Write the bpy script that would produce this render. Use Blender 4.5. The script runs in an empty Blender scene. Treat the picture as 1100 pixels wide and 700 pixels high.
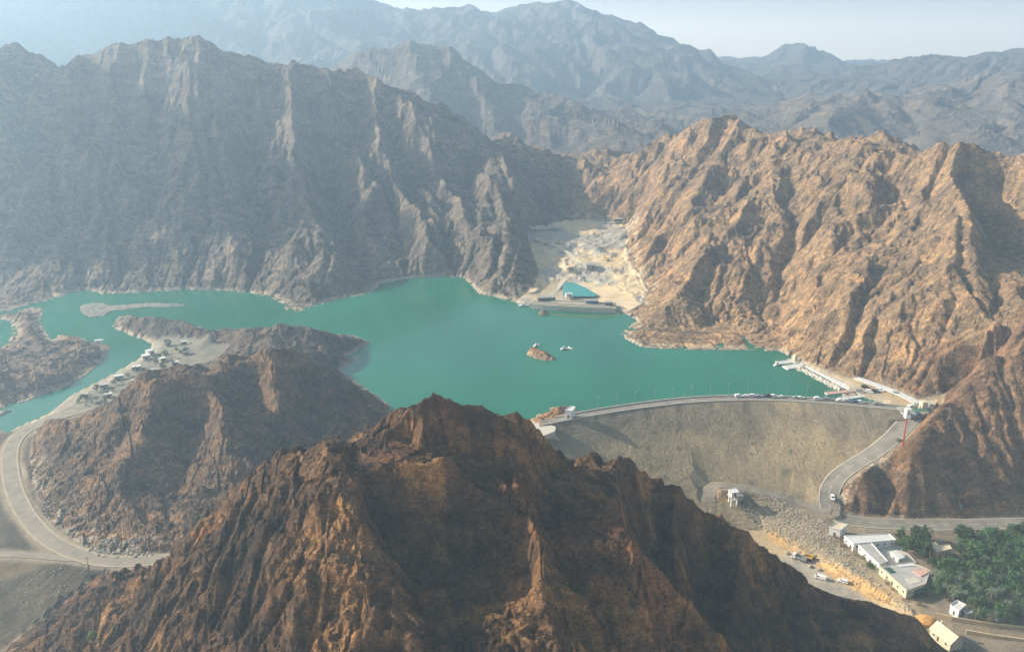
import bpy, bmesh, math, random, time
import numpy as np
from mathutils import Vector, Matrix
T0 = time.time()
R = math.radians
rng = np.random.default_rng(7)
random.seed(11)

# ------------------------------------------------------------------ camera geometry (metres, lake surface z = 0)
FPX, CX, CY, PITCH, CAMZ = 915.0, 550.0, 350.0, R(18.1), 200.0
cp, sp = math.cos(PITCH), math.sin(PITCH)
def ray(px, py):
    u, v = (px - CX) / FPX, (CY - py) / FPX
    return (u, cp + v * sp, -sp + v * cp)
def P(px, py, z=0.0):                 # where the sight line through a pixel meets the level z
    x, y, w = ray(px, py); t = (z - CAMZ) / w
    return (x * t, y * t, z)
def PY(px, py, Y):                    # the same at ground distance Y
    x, y, w = ray(px, py); t = Y / y
    return (x * t, Y, CAMZ + w * t)
DAM_Z, DAM_SLOPE = 4.0, 0.5
def pts(l): return [PY(*p) for p in l]
def ptz(l): return [P(*p) for p in l]

# ------------------------------------------------------------------ noise
def _hash(ix, iy, seed):
    h = (ix.astype(np.uint32) * np.uint32(374761393) + iy.astype(np.uint32) * np.uint32(668265263) + np.uint32(seed * 974711 & 0xffffffff))
    h = (h ^ (h >> np.uint32(13))) * np.uint32(1274126177)
    h = h ^ (h >> np.uint32(16))
    return h
_ang = np.linspace(0, 2 * np.pi, 256, endpoint=False).astype(np.float32)
_gx, _gy = np.cos(_ang), np.sin(_ang)
def perlin(x, y, seed=0):
    x = np.asarray(x, np.float32); y = np.asarray(y, np.float32)
    xi = np.floor(x); yi = np.floor(y); fx = x - xi; fy = y - yi
    xi = xi.astype(np.int32); yi = yi.astype(np.int32)
    u = fx * fx * fx * (fx * (fx * 6 - 15) + 10); v = fy * fy * fy * (fy * (fy * 6 - 15) + 10)
    def g(ox, oy):
        h = (_hash(xi + ox, yi + oy, seed) & np.uint32(255)).astype(np.int32)
        return _gx[h] * (fx - ox) + _gy[h] * (fy - oy)
    a = g(0, 0); b = g(1, 0); c = g(0, 1); d = g(1, 1)
    return 1.5 * ((a + u * (b - a)) * (1 - v) + (c + u * (d - c)) * v)
def fbm(x, y, wl, octv=4, seed=0, gain=0.5):
    s = 0; a = 1.0; f = 1.0 / wl
    for o in range(octv):
        s = s + a * perlin(x * f + 17.3 * o, y * f - 9.1 * o, seed + o); a *= gain; f *= 2.03
    return s
def ridged(x, y, wl, octv=3, seed=0, gain=0.5):
    s = 0; a = 1.0; f = 1.0 / wl
    for o in range(octv):
        s = s + a * (.55 - 2 * np.abs(perlin(x * f + 7.7 * o, y * f + 3.1 * o, seed + o))); a *= gain; f *= 2.07
    return s
def plates(x, y, wl, seed):             # broken rock: every cell of a jittered lattice is a little tilted slab
    x = np.asarray(x, np.float32) / wl; y = np.asarray(y, np.float32) / wl
    xi = np.floor(x).astype(np.int32); yi = np.floor(y).astype(np.int32)
    best = np.full(x.shape, 9.0, np.float32); out = np.zeros(x.shape, np.float32)
    for oy in (-1, 0, 1):
        for ox in (-1, 0, 1):
            h = _hash(xi + ox, yi + oy, seed)
            dx = x - (xi + ox + (h & np.uint32(255)).astype(np.float32) / 255); dy = y - (yi + oy + ((h >> np.uint32(8)) & np.uint32(255)).astype(np.float32) / 255)
            d_ = dx * dx + dy * dy; m = d_ < best
            a = ((h >> np.uint32(16)) & np.uint32(255)).astype(np.int32)
            v = ((h >> np.uint32(24)) & np.uint32(255)).astype(np.float32) / 255 - .5 + .9 * (_gx[a] * dx + _gy[a] * dy)
            best = np.where(m, d_, best); out = np.where(m, v, out)
    return out
def sstep(e0, e1, x):
    t = np.clip((x - e0) / (e1 - e0), 0, 1); return t * t * (3 - 2 * t)

# ------------------------------------------------------------------ measured features: outline pixels with a height or a distance
LAKE = [(-200,372),(-60,352),(10,334),(25,329),(38,326),(55,322),(80,313),(98,312),(110,316),(150,314),(200,311),(240,312),(270,315),(290,319),
  (303,326),(308,333),(315,336),(330,332),(360,322),(395,316),(405,309),(406,305),(420,302),(440,299),(455,298),(480,297),(497,298),(506,305),
  (515,316),(530,318),(548,323),(560,327),(575,330),(600,329),(655,333),(662,333),(674,338),(684,344),(676,352),(668,358),(672,364),(690,373),(720,375),
  (760,376),(800,376),(838,377),(850,384),(862,391),(880,402),(905,412),(918,421),(930,428),(945,431),(950,434),(940,436),(880,432),(820,430),(760,431),
  (700,437),(640,446),(624,443),(606,436.5),(594,437.5),(580,444),(571,450),(568,458),(545,462),(500,462),(450,455),(425,448),(425,441),(405,425),(385,412),
  (365,397),(370,393),(385,386),(384,383),(370,385),(380,378),(397,368),(395,366),(380,361),(350,357),(300,353),(262,353),(240,354),(222,356),(215,352),(195,345),(170,343),(160,344),
  (140,339),(128,340),(121,350),(125,353),(140,360),(155,365),(163,370),(162,375),(150,385),(130,397),(100,413),(75,426),(50,445),(28,455),(8,465),
  (0,462),(-40,478),(-200,530),(-200,500),(-40,450),(0,439),(30,430),(60,420),(80,410),(97,400),(108,390),(118,376),(117,371),(97,367),(85,362),(63,360),(57,368),(50,358),(42,345),
  (48,333),(38,329),(10,337),(-60,356)]
INLET = [(-200,360),(-60,348),(0,343),(12,345),(14,358),(8,370),(0,374),(-60,385),(-200,400)]
SANDBAR = [(85,330),(95,325),(110,325),(120,328),(165,325),(205,327),(190,330),(150,331),(118,335),(112,340),(95,341),(86,336)]
STRIP = [(-30,447),(0,441),(14,438),(12,442),(0,448),(-30,456)]
DELTA = [(28,456,1),(50,446,1),(75,427,1),(100,414,1),(130,398,1),(150,386,1),(163,376,1),(165,368,1.5),(175,362,2),(222,364,4),(246,372,6),(230,386,6),
  (200,394,5),(170,408,4),(150,420,4),(130,432,3),(112,440,3),(85,448,3),(60,455,3),(45,458,3)]
LVALLEY = [(-250,480,2),(-40,479,1),(0,464,1),(8,466,1),(28,457,1),(40,459,3),(33,470,3),(31,490,3),(36,525,3),(48,553,3),(72,577,3),(95,592,3),(150,597,3),(190,594,3),(240,588,3),
  (250,596,3),(190,605,3),(140,606,3),(100,620,1),(60,652,0),(20,682,-2),(-5,705,-3),(-70,760,-4),(-250,760,-4)]
VALLEY = [(985,446,3.5),(965,470,-4.5),(930,500,-13),(908,520,-20),(897,540,-27),(907,553,-29.5),(960,557,-30),(1030,558,-30),(1100,556,-30),(1300,550,-30),
  (1350,640,-31),(1350,800,-33),(1150,800,-34),(1045,740,-35),(1020,700,-35),(985,672,-35),(930,658,-35),(870,645,-35),(830,608,-35),(790,578,-34),(752,552,-31),
  (735,533,-25),(700,517,-20),(640,500,-13),(600,482,-5),(584,464,2),(600,457,1.5),(640,448.5,1),(700,436,0),(760,430,0),(820,429,0),(880,431,0),(940,436,0),(975,440,2)]
MARINA = [(838,379,1),(862,388,1.5),(905,403,2.5),(950,412,3.2),(985,428,4),(1012,424,4),(1012,436,4),(985,446,4),(962,437,3),(938,431,1.5),(918,421,0.5),(905,411,0.5),(880,400,0.5),(862,390,0.5)]
QUARRY = [(556,323,2),(570,312,5),(580,292,8),(572,272,12),(567,250,17),(598,238,21),(640,234,24),(674,239,22),(672,262,15),(672,278,12),(686,292,9),(694,310,6),(690,326,4),(674,334,1.5),(655,331,2),(600,327,2),(570,327,2)]
POND = [(606,304),(616,303),(628,308),(640,315),(636,316.5),(607,316)]

# roads: (pixel, pixel, height), width
CREST = [P(a, b, DAM_Z) for a, b in [(570,459),(592,455),(615,450.5),(640,446),(670,441),(700,437),(730,433.5),(760,431.3),(790,430.2),(820,430),(850,431.2),(880,433),(910,435.4),(940,438.2),(962,440.6),(985,443),(1000,445)]]
_cx = np.array([c[0] for c in CREST]); _cy = np.array([c[1] for c in CREST])
def crest_y(x): return np.interp(x, _cx, _cy)
def dam_face(px, py):                 # the point of the dam's sloping face seen through a pixel
    x, y, w = ray(px, py); k = -w / y; yc = 452.0
    for _ in range(12):
        Y = (CAMZ - DAM_Z + DAM_SLOPE * yc) / (k + DAM_SLOPE); yc = float(crest_y(x * Y / y))
    return PY(px, py, Y)
def _shift(l, dx, dz=0.0): return [(a + dx, b, c + dz) for a, b, c in l]
right_edge = [dam_face(*q) for q in [(972,448),(950,468),(928,485),(905,499),(889,512),(881,527),(881,541)]]
_re = []
for i, q in enumerate(right_edge):
    a = right_edge[max(0, i - 1)]; b = right_edge[min(len(right_edge) - 1, i + 1)]
    tx, ty = b[0] - a[0], b[1] - a[1]; n = math.hypot(tx, ty)
    _re.append((q[0] - ty / n * 4.6, q[1] + tx / n * 4.6, q[2] + 0.5))   # centre line, on the hill side of the dam's face
ROAD_MAIN = [P(996,437,4.2), P(987,440,4.2)] + _re[1:] + ptz([(896,553,-28.8),(915,559,-29.6),(950,562,-29.8),(1000,563.5,-29.8),(1060,562.5,-29.8),(1120,561,-29.8),(1300,556,-29.8)])
_toe = [dam_face(*q) for q in [(862,541),(840,533),(815,527),(790,522.5),(772,521)]]
ROAD_TOE = [(_re[-1][0] - 1, _re[-1][1] - 6, -27.6)] + _shift(_toe, 0, .2) + [dam_face(764,524), dam_face(761,533)] + [dam_face(764,545)] + ptz([(772,561,-33),(785,580,-34)])
ROAD_LEFT = ptz([(75,444,3.2),(55,450,3.2),(38,457,3.2),(23,465,3.2),(14,476,3.2),(10,492,3.2),(14,522,3.2),(27,551,3.2),(50,577,3.2),(82,594,3.2),(120,602.5,3.2),(175,600.5,3.2),(235,594,3.2)])
ROAD_TRACK = ptz([(-120,592,3),(0,595,3),(40,597,3),(62,599,3.1),(84,600,3.1)])
ROAD_DELTA = ptz([(58,451,3.2),(75,446,3.1),(95,441,3.0),(118,436.5,3.0),(140,427,3.5)])
ROADS = [(ROAD_MAIN, 9.0), (ROAD_TOE, 6.5), (ROAD_LEFT, 8.0), (ROAD_TRACK, 3.2), (ROAD_DELTA, 3.2)]

# crest lines, each with the mountain it belongs to
RIDGES = []
def rd(mid, l): RIDGES.append((mid, pts(l)))
def rz(mid, l): RIDGES.append((mid, ptz(l)))
# near ridge
rd('near', [(-120,790,225),(-60,745,235),(20,692,250),(60,662,253),(100,630,258),(140,613,262),(165,616,262),(180,600,258),(215,560,245),(250,525,238),(280,500,232),(300,487,228),
  (330,474,222),(358,470,216),(385,480,218),(403,479,222),(420,457,224),(445,431,228),(458,421,230),(466,418,230),(485,428,233),(510,435,238),(540,450,243),(550,446,240),(560,445,239),(572,454,241),(590,475,248),(606,495,255),
  (620,494,256),(640,484,256),(665,485,256),(690,481,255),(706,490,257),(718,505,260),(750,539,268),(765,558,270),(800,569,268),(820,588,272),(850,609,275),(885,639,278),(930,645,276),(985,661,280),(1005,690,282),(1030,725,284)])
rd('near', [(358,470,216),(380,510,202),(392,560,192),(400,600,183),(440,650,172),(490,720,160),(530,790,148)])
rd('near', [(300,487,228),(280,540,212),(262,600,197),(245,660,185),(235,720,172),(230,780,160)])
rd('near', [(466,418,230),(456,450,222),(447,472,217)])
rd('near', [(558,445,239),(549,490,226),(555,520,213),(568,560,198),(574,600,187),(588,650,175),(604,720,160)])
rd('near', [(690,481,255),(689,530,227),(682,590,203),(674,650,186),(680,720,170)])
rd('near', [(800,569,268),(790,620,250),(780,690,228),(775,750,215)])
rd('near', [(885,639,278),(882,700,256),(880,760,240)])
rd('near', [(180,600,258),(140,650,234),(100,700,216),(60,760,198)])
rd('near', [(395,449,330),(385,470,300),(375,485,270)])
rd('near', [(330,474,222),(325,510,208),(310,560,195),(300,610,184),(292,660,173),(288,720,162)])
rd('near', [(358,470,216),(345,520,200),(345,570,190),(352,625,178),(362,680,166),(380,740,154)])
rd('near', [(392,560,192),(372,600,183),(368,650,171),(375,720,156)])
rd('near', [(250,525,238),(225,580,218),(200,640,200),(180,700,185)])
rd('near', [(640,484,256),(628,530,243),(622,580,226)])
rd('near', [(520,436,237),(512,470,226)])
rd('near', [(750,539,268),(738,590,248),(728,640,230),(722,700,212)])
rd('near', [(850,609,275),(835,660,252),(828,720,234)])
GULLIES = [pts(l) for l in [
  [(484,492,222),(492,540,221),(500,600,219),(520,680,203),(545,760,186)],
  [(418,494,221),(416,520,221),(424,570,216),(452,620,206),(490,680,192)],
  [(600,508,254),(608,540,249),(616,600,237),(632,660,223),(648,720,208)],
  [(655,512,258),(648,560,251),(646,620,238),(655,690,215)],
  [(715,530,265),(708,590,255),(704,650,241),(706,720,223)],
  [(770,590,269),(760,640,256),(752,700,238)],
  [(247,411,419),(264,440,421),(286,470,408),(314,498,381)],
  [(205,420,400),(205,480,375),(190,540,340)], [(325,415,438),(335,450,425),(345,490,392)]]]
# mid hill on the left
rd('hill', [(30,448,404),(45,449,402),(70,451,400),(100,446,400),(135,421,400),(165,405,402),(200,396,404),(222,389,405),(238,402,415),(255,389,424),(272,371,432),(292,368,436),(320,375,440),
  (350,390,446),(380,413,452),(405,430,455),(420,441,456)])
rd('hill', [(222,389,405),(239,425,388),(241,478,366),(280,479,372),(262,530,346)])
rd('hill', [(165,405,402),(150,470,368),(115,535,337)])
rd('hill', [(100,446,400),(75,500,365)])
rd('hill', [(272,371,432),(285,400,417),(293,435,400),(312,485,376)])
rd('hill', [(350,390,446),(360,430,425),(370,465,400)])
rd('spit', [(222,358,562),(262,352,547),(275,358,545),(300,346,548),(330,350,548),(350,359,550),(375,362,560),(396,366,573)])
rd('spit', [(126,342,600),(140,339,606),(165,344,598),(185,343,596),(215,354,575),(235,357,562)])
rd('spit', [(350,359,550),(355,378,520),(380,385,523)])
rz('pen', [(-200,385,9),(-60,385,9),(20,385,8),(60,382,9),(95,378,6)])
rz('pen', [(-200,420,12),(-40,408,10),(30,402,9),(70,397,8)])
rz('pen', [(-20,339,3),(0,337,3),(40,335,2.5)]); rz('pen', [(28,336,3),(30,348,4),(36,360,5),(48,372,6),(60,382,8)]); rz('pen', [(70,372,5),(88,372,6),(108,378,5)])
# far shore mountain
rd('west', [(-420,90,860),(-250,75,960),(-100,55,1030),(0,52,1050),(40,56,1050),(62,76,1050),(78,66,1050),(95,60,1050),(120,50,1050),(136,46,1050),(160,44,1050),(175,41,1050),(213,39,1050),(235,54,1050),
  (265,61,1050),(300,67,1050),(320,74,1050),(350,71,1050),(385,69,1050),(400,81,1050),(430,97,1050),(460,111,1050),(490,129,1040),(520,147,1030),(545,163,1010),(575,198,985),(590,217,960),(594,232,930)])
rd('west', [(385,69,1050),(400,130,950),(430,190,862),(455,240,788),(480,292,748)])
rd('west', [(310,70,1050),(318,140,928),(335,220,825),(347,270,738),(325,330,662)])
rd('west', [(213,39,1050),(215,120,956),(230,200,845),(235,270,756),(225,309,704)])
rd('west', [(350,71,1050),(362,150,945),(385,225,845),(405,280,765)]); rd('west', [(415,90,1050),(445,160,950),(470,225,850),(488,280,765)]); rd('west', [(475,120,1045),(515,200,905),(528,260,785)])
rd('west', [(270,62,1050),(280,140,955),(295,220,845),(300,280,758)])
rd('west', [(120,50,1050),(110,150,930),(100,240,800),(96,309,704)])
rd('west', [(430,97,1050),(470,170,930),(492,205,872),(506,262,776),(500,294,752)])
rd('west', [(520,147,1030),(540,210,880),(548,255,780),(538,290,720),(522,314,690)])
rd('west', [(0,52,1050),(5,180,890),(-10,300,730)])
rd('west', [(-200,70,980),(-150,200,860),(-120,330,700)])
# brown mountain on the right
rd('east', [(640,200,1060),(655,188,1050),(680,170,1000),(700,160,985),(720,150,970),(755,130,955),(772,127,950),(790,121,950),(800,131,945),(815,140,930),(835,148,900),(850,150,870),(880,147,850),(920,151,800),(950,161,760),(970,163,740),(990,163,730),
  (1010,150,712),(1035,137,700),(1060,155,700),(1085,165,690),(1110,182,680),(1200,210,650),(1400,240,620)])
rd('east', [(575,165,1110),(620,172,1090),(655,188,1050)])
rd('east', [(620,172,1090),(612,205,985),(638,231,915)])
rd('east', [(720,150,970),(702,190,910),(684,236,850)])
rd('east', [(790,121,950),(760,175,880),(715,235,790),(690,290,725)])
rd('east', [(880,147,850),(833,180,800),(815,230,740),(806,254,712),(790,290,670),(775,330,630),(765,370,592)])
rd('east', [(806,254,712),(765,262,692),(735,310,642),(700,350,606),(682,361,592)])
rd('east', [(1010,150,712),(985,200,680),(960,270,602),(935,330,540),(926,366,514)])
rd('east', [(985,200,680),(900,240,665),(870,290,620),(855,350,560)])
rd('east', [(1035,137,700),(1045,215,612),(1046,290,542),(1070,338,502),(1100,350,482)])
rd('east', [(1110,182,680),(1130,260,600),(1150,300,520)])
rz('knoll', [(1350,270,66),(1180,305,58),(1100,351,44),(1060,381,32),(1030,407,20),(1003,431,12),(990,454,8),(985,478,3)])
rz('knoll', [(905,524,-19),(918,508,-13),(938,492,-6),(962,481,1),(985,478,3),(1002,480,3),(1030,490,-2),(1060,506,-9),(1100,520,-13)])
for a_, b_ in (((920,506,-12),(914,547,-27)), ((940,491,-6),(936,522,-16)), ((975,479,2),(966,520,-13)), ((966,520,-13),(972,552,-28)), ((1000,480,3),(1004,522,-12)), ((1004,522,-12),(1012,554,-28)), ((1062,506,-8),(1072,553,-28))): rz('knoll', [a_, b_])
rz('knoll', [(1030,407,20),(1020,440,10),(1002,480,3)]); rz('knoll', [(1060,381,32),(1062,430,14),(1060,470,0)])
GULLIES += [ptz([(951,490,-6),(948,520,-20),(950,550,-29)]), ptz([(1022,496,-7),(1030,530,-22),(1034,553,-29)])]
GULLIES += [pts(l) for l in [
  [(336,110,1030),(350,180,950),(370,250,845),(380,290,765)], [(378,110,1030),(402,180,945),(425,240,850),(440,280,775)], [(415,130,1020),(437,190,930),(462,255,822)], [(265,110,1010),(275,190,912),(290,260,805)], [(430,150,1000),(455,200,925),(478,250,832)],
  [(500,190,965),(516,240,855)], [(165,110,1005),(170,190,900),(165,260,800)], [(60,140,985),(50,220,855),(45,280,765)]]]
GULLIES += [ptz([(840,377,0.5)]) + pts([(836,342,612),(842,300,656),(852,250,722)]), pts([(1058,250,660),(1075,300,590),(1088,330,530)]),
  pts([(745,330,640),(780,270,700),(800,200,810)]), ptz([(240,592,3),(300,540,3),(380,482,2),(425,458,0)])]
# small islands
rz('isle', [(568,374,4),(574,372,6),(585,377,5),(595,384,1.5)])
rz('isle', [(580,334,2.5),(584,332,4),(587,334,2.5)])
rz('abut', [(578,449,2.5),(588,443,4.5),(598,438.5,5.5),(608,438,5),(616,440,4.2)])
ISLE = [(564,380),(568,377),(576,376.5),(588,380),(599,385),(597,388),(584,389),(572,386)]
ROCK = [(577,337),(583,335),(590,337),(591,340),(584,342),(577,340)]

# distant ranges
FAR = []
def fr(mid, l): FAR.append((mid, pts(l)))
fr('range2', [(290,85,1750),(320,69,1750),(350,73,1750),(375,60,1720),(400,54,1700),(425,42,1700),(440,37,1700),(455,42,1700),(470,51,1700),(485,57,1700),(500,69,1680),(530,90,1650),(560,108,1600),(600,117,1550),(640,123,1500),(680,138,1450),(705,150,1400)])
fr('range2', [(440,37,1700),(470,110,1500)]); fr('range2', [(530,90,1650),(560,150,1450)]); fr('range2', [(400,54,1700),(380,120,1560)])
fr('range2', [(600,117,1700),(650,112,1800),(720,128,1800),(780,135,1700)])
fr('range5', [(850,146,1450),(870,136,1500),(900,116,1700),(920,112,1750),(940,98,1850),(960,104,1850),(975,102,1850),(1000,92,1900),(1025,91,1900),(1040,98,1900),(1060,90,1900),(1075,80,1900),(1090,76,1900),(1110,70,1900),(1300,55,1900),(1600,60,1900)])
fr('range5', [(940,104,1850),(950,150,1500)]); fr('range5', [(1040,104,1900),(1050,140,1500)])
fr('range5', [(1110,80,1900),(1150,150,1500)])
fr('range3', [(-500,-10,2600),(-200,-25,2700),(-50,-8,2800),(30,3,2800),(60,9,2800),(85,10,2850),(110,-2,2950),(200,-15,3000),(300,-22,3000),(380,-14,3100),(420,1,3200),(436,12,3200),(460,11,3200),(480,9,3200),(505,4,3200),(515,8,3200),(530,18,3200),
  (545,12,3250),(560,7,3300),(580,4,3300),(600,2,3300),(615,3,3300),(640,10,3300),(652,18,3300),(665,19,3300),(690,25,3200),(705,36,3150),(720,40,3100),(740,44,3050),(760,56,3000),(790,68,2900),(820,86,2700)])
for a, b in [((60,9,2800),(80,80,2300)), ((200,-15,3000),(180,60,2400)), ((300,-22,3000),(320,60,2400)), ((505,4,3200),(520,90,2300)), ((600,2,3300),(620,80,2500)), ((690,25,3200),(720,100,2300)), ((420,1,3200),(400,50,2600)), ((-200,-25,2700),(-150,60,2200))]:
    fr('range3', [a, b])
fr('range4', [(740,70,4000),(780,66,3900),(810,62,3850),(830,55,3800),(845,49,3800),(860,47,3800),(875,50,3750),(890,57,3700),(910,69,3600),(940,88,3300),(1000,93,3000)])
fr('range4', [(860,47,3800),(870,110,2600)]); fr('range4', [(790,66,3900),(800,100,2900)])
fr('range6', [(640,60,5400),(700,58,5400),(780,64,5200),(880,76,5100),(905,69,5000),(925,66,5000),(960,71,5100),(985,65,5000),(1010,68,5100),(1030,61,5200),(1045,63,5200),(1060,69,5200),(1100,72,5200),(1200,64,5200),(1500,50,5200)])

# the higher mountain out of the picture on the left: the low sun leaves the far left shore in its shade
FAR.append(('range7', [(-1400,640,250),(-1240,720,370),(-1120,800,415),(-1040,915,435),(-1085,1030,515),(-1165,1153,575),(-1280,1300,540),(-1450,1500,480)]))
FAR.append(('range7', [(-1240,720,400),(-1500,950,600),(-1700,1200,600),(-1450,1500,480)]))
# ------------------------------------------------------------------ gridded terrain
class Grid:
    def __init__(s, x0, x1, y0, y1, d):
        s.x0, s.y0, s.d = x0, y0, d
        s.nx = int((x1 - x0) / d) + 1; s.ny = int((y1 - y0) / d) + 1
        s.x = x0 + np.arange(s.nx) * d; s.y = y0 + np.arange(s.ny) * d
        s.X, s.Y = np.meshgrid(s.x, s.y)
        s.X = s.X.astype(np.float32); s.Y = s.Y.astype(np.float32)
    def poly(s, pl):                                   # inside test
        m = np.zeros((s.ny, s.nx), bool); n = len(pl)
        for i in range(n):
            (xa, ya), (xb, yb) = pl[i][:2], pl[(i + 1) % n][:2]
            if ya == yb: continue
            j0 = max(0, int(math.ceil((min(ya, yb) - s.y0) / s.d))); j1 = min(s.ny - 1, int(math.ceil((max(ya, yb) - s.y0) / s.d)) - 1)
            if j1 < j0: continue
            xs = xa + (s.y[j0:j1 + 1] - ya) / (yb - ya) * (xb - xa)
            m[j0:j1 + 1] ^= (s.x[None, :] < xs[:, None])
        return m
    def line(s, l, wig=0.0, seed=0):                   # dense samples along a polyline -> cell indices and heights
        l = np.array(l, float); out = []
        seg = np.hypot(*(np.diff(l[:, :2], axis=0).T)); cum = np.concatenate([[0], np.cumsum(seg)])
        n = int(cum[-1] / (s.d * 0.4)) + 2; t = np.linspace(0, cum[-1], n)
        q = np.stack([np.interp(t, cum, l[:, k]) for k in range(3)], 1)
        if wig:
            tt = t.astype(np.float32); f = np.minimum(1, np.minimum(t, cum[-1] - t) / (wig * 4))
            q[:, 0] += wig * f * fbm(tt, tt * 0 + seed * 3.7, wig * 6, 3, seed); q[:, 1] += wig * f * fbm(tt, tt * 0 + seed * 5.1, wig * 6, 3, seed + 40)
            q[:, 2] += 0.12 * wig * f * fbm(tt, tt * 0 + seed * 2.3, wig * 3, 3, seed + 80)
        i = np.round((q[:, 0] - s.x0) / s.d).astype(int); j = np.round((q[:, 1] - s.y0) / s.d).astype(int)
        ok = (i >= 0) & (i < s.nx) & (j >= 0) & (j < s.ny)
        return j[ok], i[ok], q[ok, 2]
    def sample(s, A, x, y):
        fx = np.clip((x - s.x0) / s.d, 0, s.nx - 1.001); fy = np.clip((y - s.y0) / s.d, 0, s.ny - 1.001)
        i = fx.astype(np.int32); j = fy.astype(np.int32); u = (fx - i).astype(np.float32); v = (fy - j).astype(np.float32)
        return (A[j, i] * (1 - u) + A[j, i + 1] * u) * (1 - v) + (A[j + 1, i] * (1 - u) + A[j + 1, i + 1] * u) * v

def laplace(fix, val, levels=7, iters=90):
    pyr = [(fix, np.where(fix, val, 0).astype(np.float32))]
    for _ in range(levels - 1):
        f, v = pyr[-1]
        if min(f.shape) < 8: break
        ny, nx = (f.shape[0] + 1) // 2, (f.shape[1] + 1) // 2
        F = np.zeros((ny * 2, nx * 2), np.float32); V = np.zeros_like(F)
        F[:f.shape[0], :f.shape[1]] = f; V[:f.shape[0], :f.shape[1]] = v * f
        c = F.reshape(ny, 2, nx, 2).sum((1, 3)); w = V.reshape(ny, 2, nx, 2).sum((1, 3))
        pyr.append((c > 0, np.where(c > 0, w / np.maximum(c, 1), 0)))
    z = None
    for f, v in reversed(pyr):
        if z is None: z = np.full(f.shape, v[f].mean() if f.any() else 0, np.float32)
        else: z = np.repeat(np.repeat(z, 2, 0), 2, 1)[:f.shape[0], :f.shape[1]]
        z = np.where(f, v, z)
        for _ in range(iters):
            p = np.pad(z, 1, mode='edge')
            z = np.where(f, v, 0.25 * (p[:-2, 1:-1] + p[2:, 1:-1] + p[1:-1, :-2] + p[1:-1, 2:]))
    return z

NB = [(-1, 0, 1.0), (1, 0, 1.0), (0, -1, 1.0), (0, 1, 1.0), (-1, -1, 1.4142), (-1, 1, 1.4142), (1, -1, 1.4142), (1, 1, 1.4142)]
def fill(z, base, iters):
    W = np.where(base, z, 1e6).astype(np.float32)
    # start from a coarse guess: plain sweeps converge from the outlets inward
    for _ in range(iters):
        p = np.pad(W, 1, constant_values=1e6)
        m = np.minimum(np.minimum(p[:-2, 1:-1], p[2:, 1:-1]), np.minimum(p[1:-1, :-2], p[1:-1, 2:]))
        W2 = np.where(base, z, np.maximum(z, m + 0.02))
        W2 = np.minimum(W2, W)
        if np.array_equal(W2, W): break
        W = W2
    return np.where(W > 1e5, z, W)
def erode(z, base, d, k, m, steps, lim, seed=1):
    ny, nx = z.shape; N = ny * nx; idx = np.arange(N).reshape(ny, nx)
    r_ = np.random.default_rng(seed); z = z.astype(np.float32).copy()
    for it in range(steps):
        best = np.zeros((ny, nx), np.float32); rec = idx.copy(); dist = np.ones((ny, nx), np.float32)
        p = np.pad(z, 1, constant_values=1e6)
        for dy, dx, l in NB:
            s_ = (z - p[1 + dy:1 + dy + ny, 1 + dx:1 + dx + nx]) / (l * d) * (0.85 + 0.3 * r_.random((ny, nx), dtype=np.float32))
            b = s_ > best
            best = np.where(b, s_, best); rec = np.where(b, idx + dy * nx + dx, rec); dist = np.where(b, l * d, dist)
        rec = np.where(base, idx, rec).ravel(); ids = idx.ravel(); root = rec == ids
        A = np.full(N, d * d, np.float64); q = rec.copy(); live = ~root
        Bq = np.where(live)[0]; cur = q.copy()
        S = A.copy()
        for _ in range(11):                                # pointer doubling: drainage area
            mv = cur != ids
            src = np.where(mv)[0]
            add = np.bincount(cur[src], weights=S[src], minlength=N)
            nxt = cur[cur]
            done = nxt == cur
            S = S + add
            cur = np.where(done, ids, nxt)                 # finished paths point at themselves and stop contributing
            if not (cur != ids).any(): break
        c = (k * np.power(S, m)).astype(np.float32) / dist.ravel()
        a = z.ravel() / (1 + c); b = c / (1 + c); a = np.where(root, z.ravel(), a); b = np.where(root, 0, b).astype(np.float32)
        q = rec.copy()
        for _ in range(12):
            a = a + b * a[q]; b = b * b[q]; q = q[q]
        z = np.where(base.ravel(), z.ravel(), a).reshape(ny, nx).astype(np.float32)
        if lim:
            for _ in range(2):
                p = np.pad(z, 1, constant_values=1e6); zz = z
                for dy, dx, l in NB: zz = np.minimum(zz, p[1 + dy:1 + dy + ny, 1 + dx:1 + dx + nx] + lim * l * d)
                z = np.where(base, z, 0.5 * z + 0.5 * zz)
    return z
# ------------------------------------------------------------------ the valley: ridges, shores and flats tied together, then worn by water
QUAL = 1.0
def p2(l): return [P(a, b, 0)[:2] for a, b in l]
lake_w, inlet_w, bar_w, strip_w, isle_w, rock_w = p2(LAKE), p2(INLET), p2(SANDBAR), p2(STRIP), p2(ISLE), p2(ROCK)
pond_w = [P(a, b, 4.0)[:2] for a, b in POND]
flats = {'delta': ptz(DELTA), 'lvalley': ptz(LVALLEY), 'valley': ptz(VALLEY), 'marina': ptz(MARINA), 'quarry': ptz(QUARRY)}
WATER_LINES = [ptz(l) for l in [
  [(764,552,-33.5),(800,580,-35),(850,605,-35.5),(900,632,-35.5),(950,655,-35.5)],            # wadi bed
  [(800,560,-34.5),(850,588,-35),(900,618,-35),(960,650,-35)],
  [(800,541,-28.5),(850,562,-30.5),(880,585,-31.5),(930,625,-32),(980,655,-32)],               # top of the rip-rap bank
  [(900,566,-30.5),(950,590,-31),(1000,630,-31.5),(1040,650,-32)],
  [(960,570,-31),(1040,575,-31),(1150,575,-31)], [(1000,600,-31.5),(1060,620,-31.8),(1150,640,-32)], [(1040,655,-32),(1100,670,-32.3),(1200,680,-32.5)]]]

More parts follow.
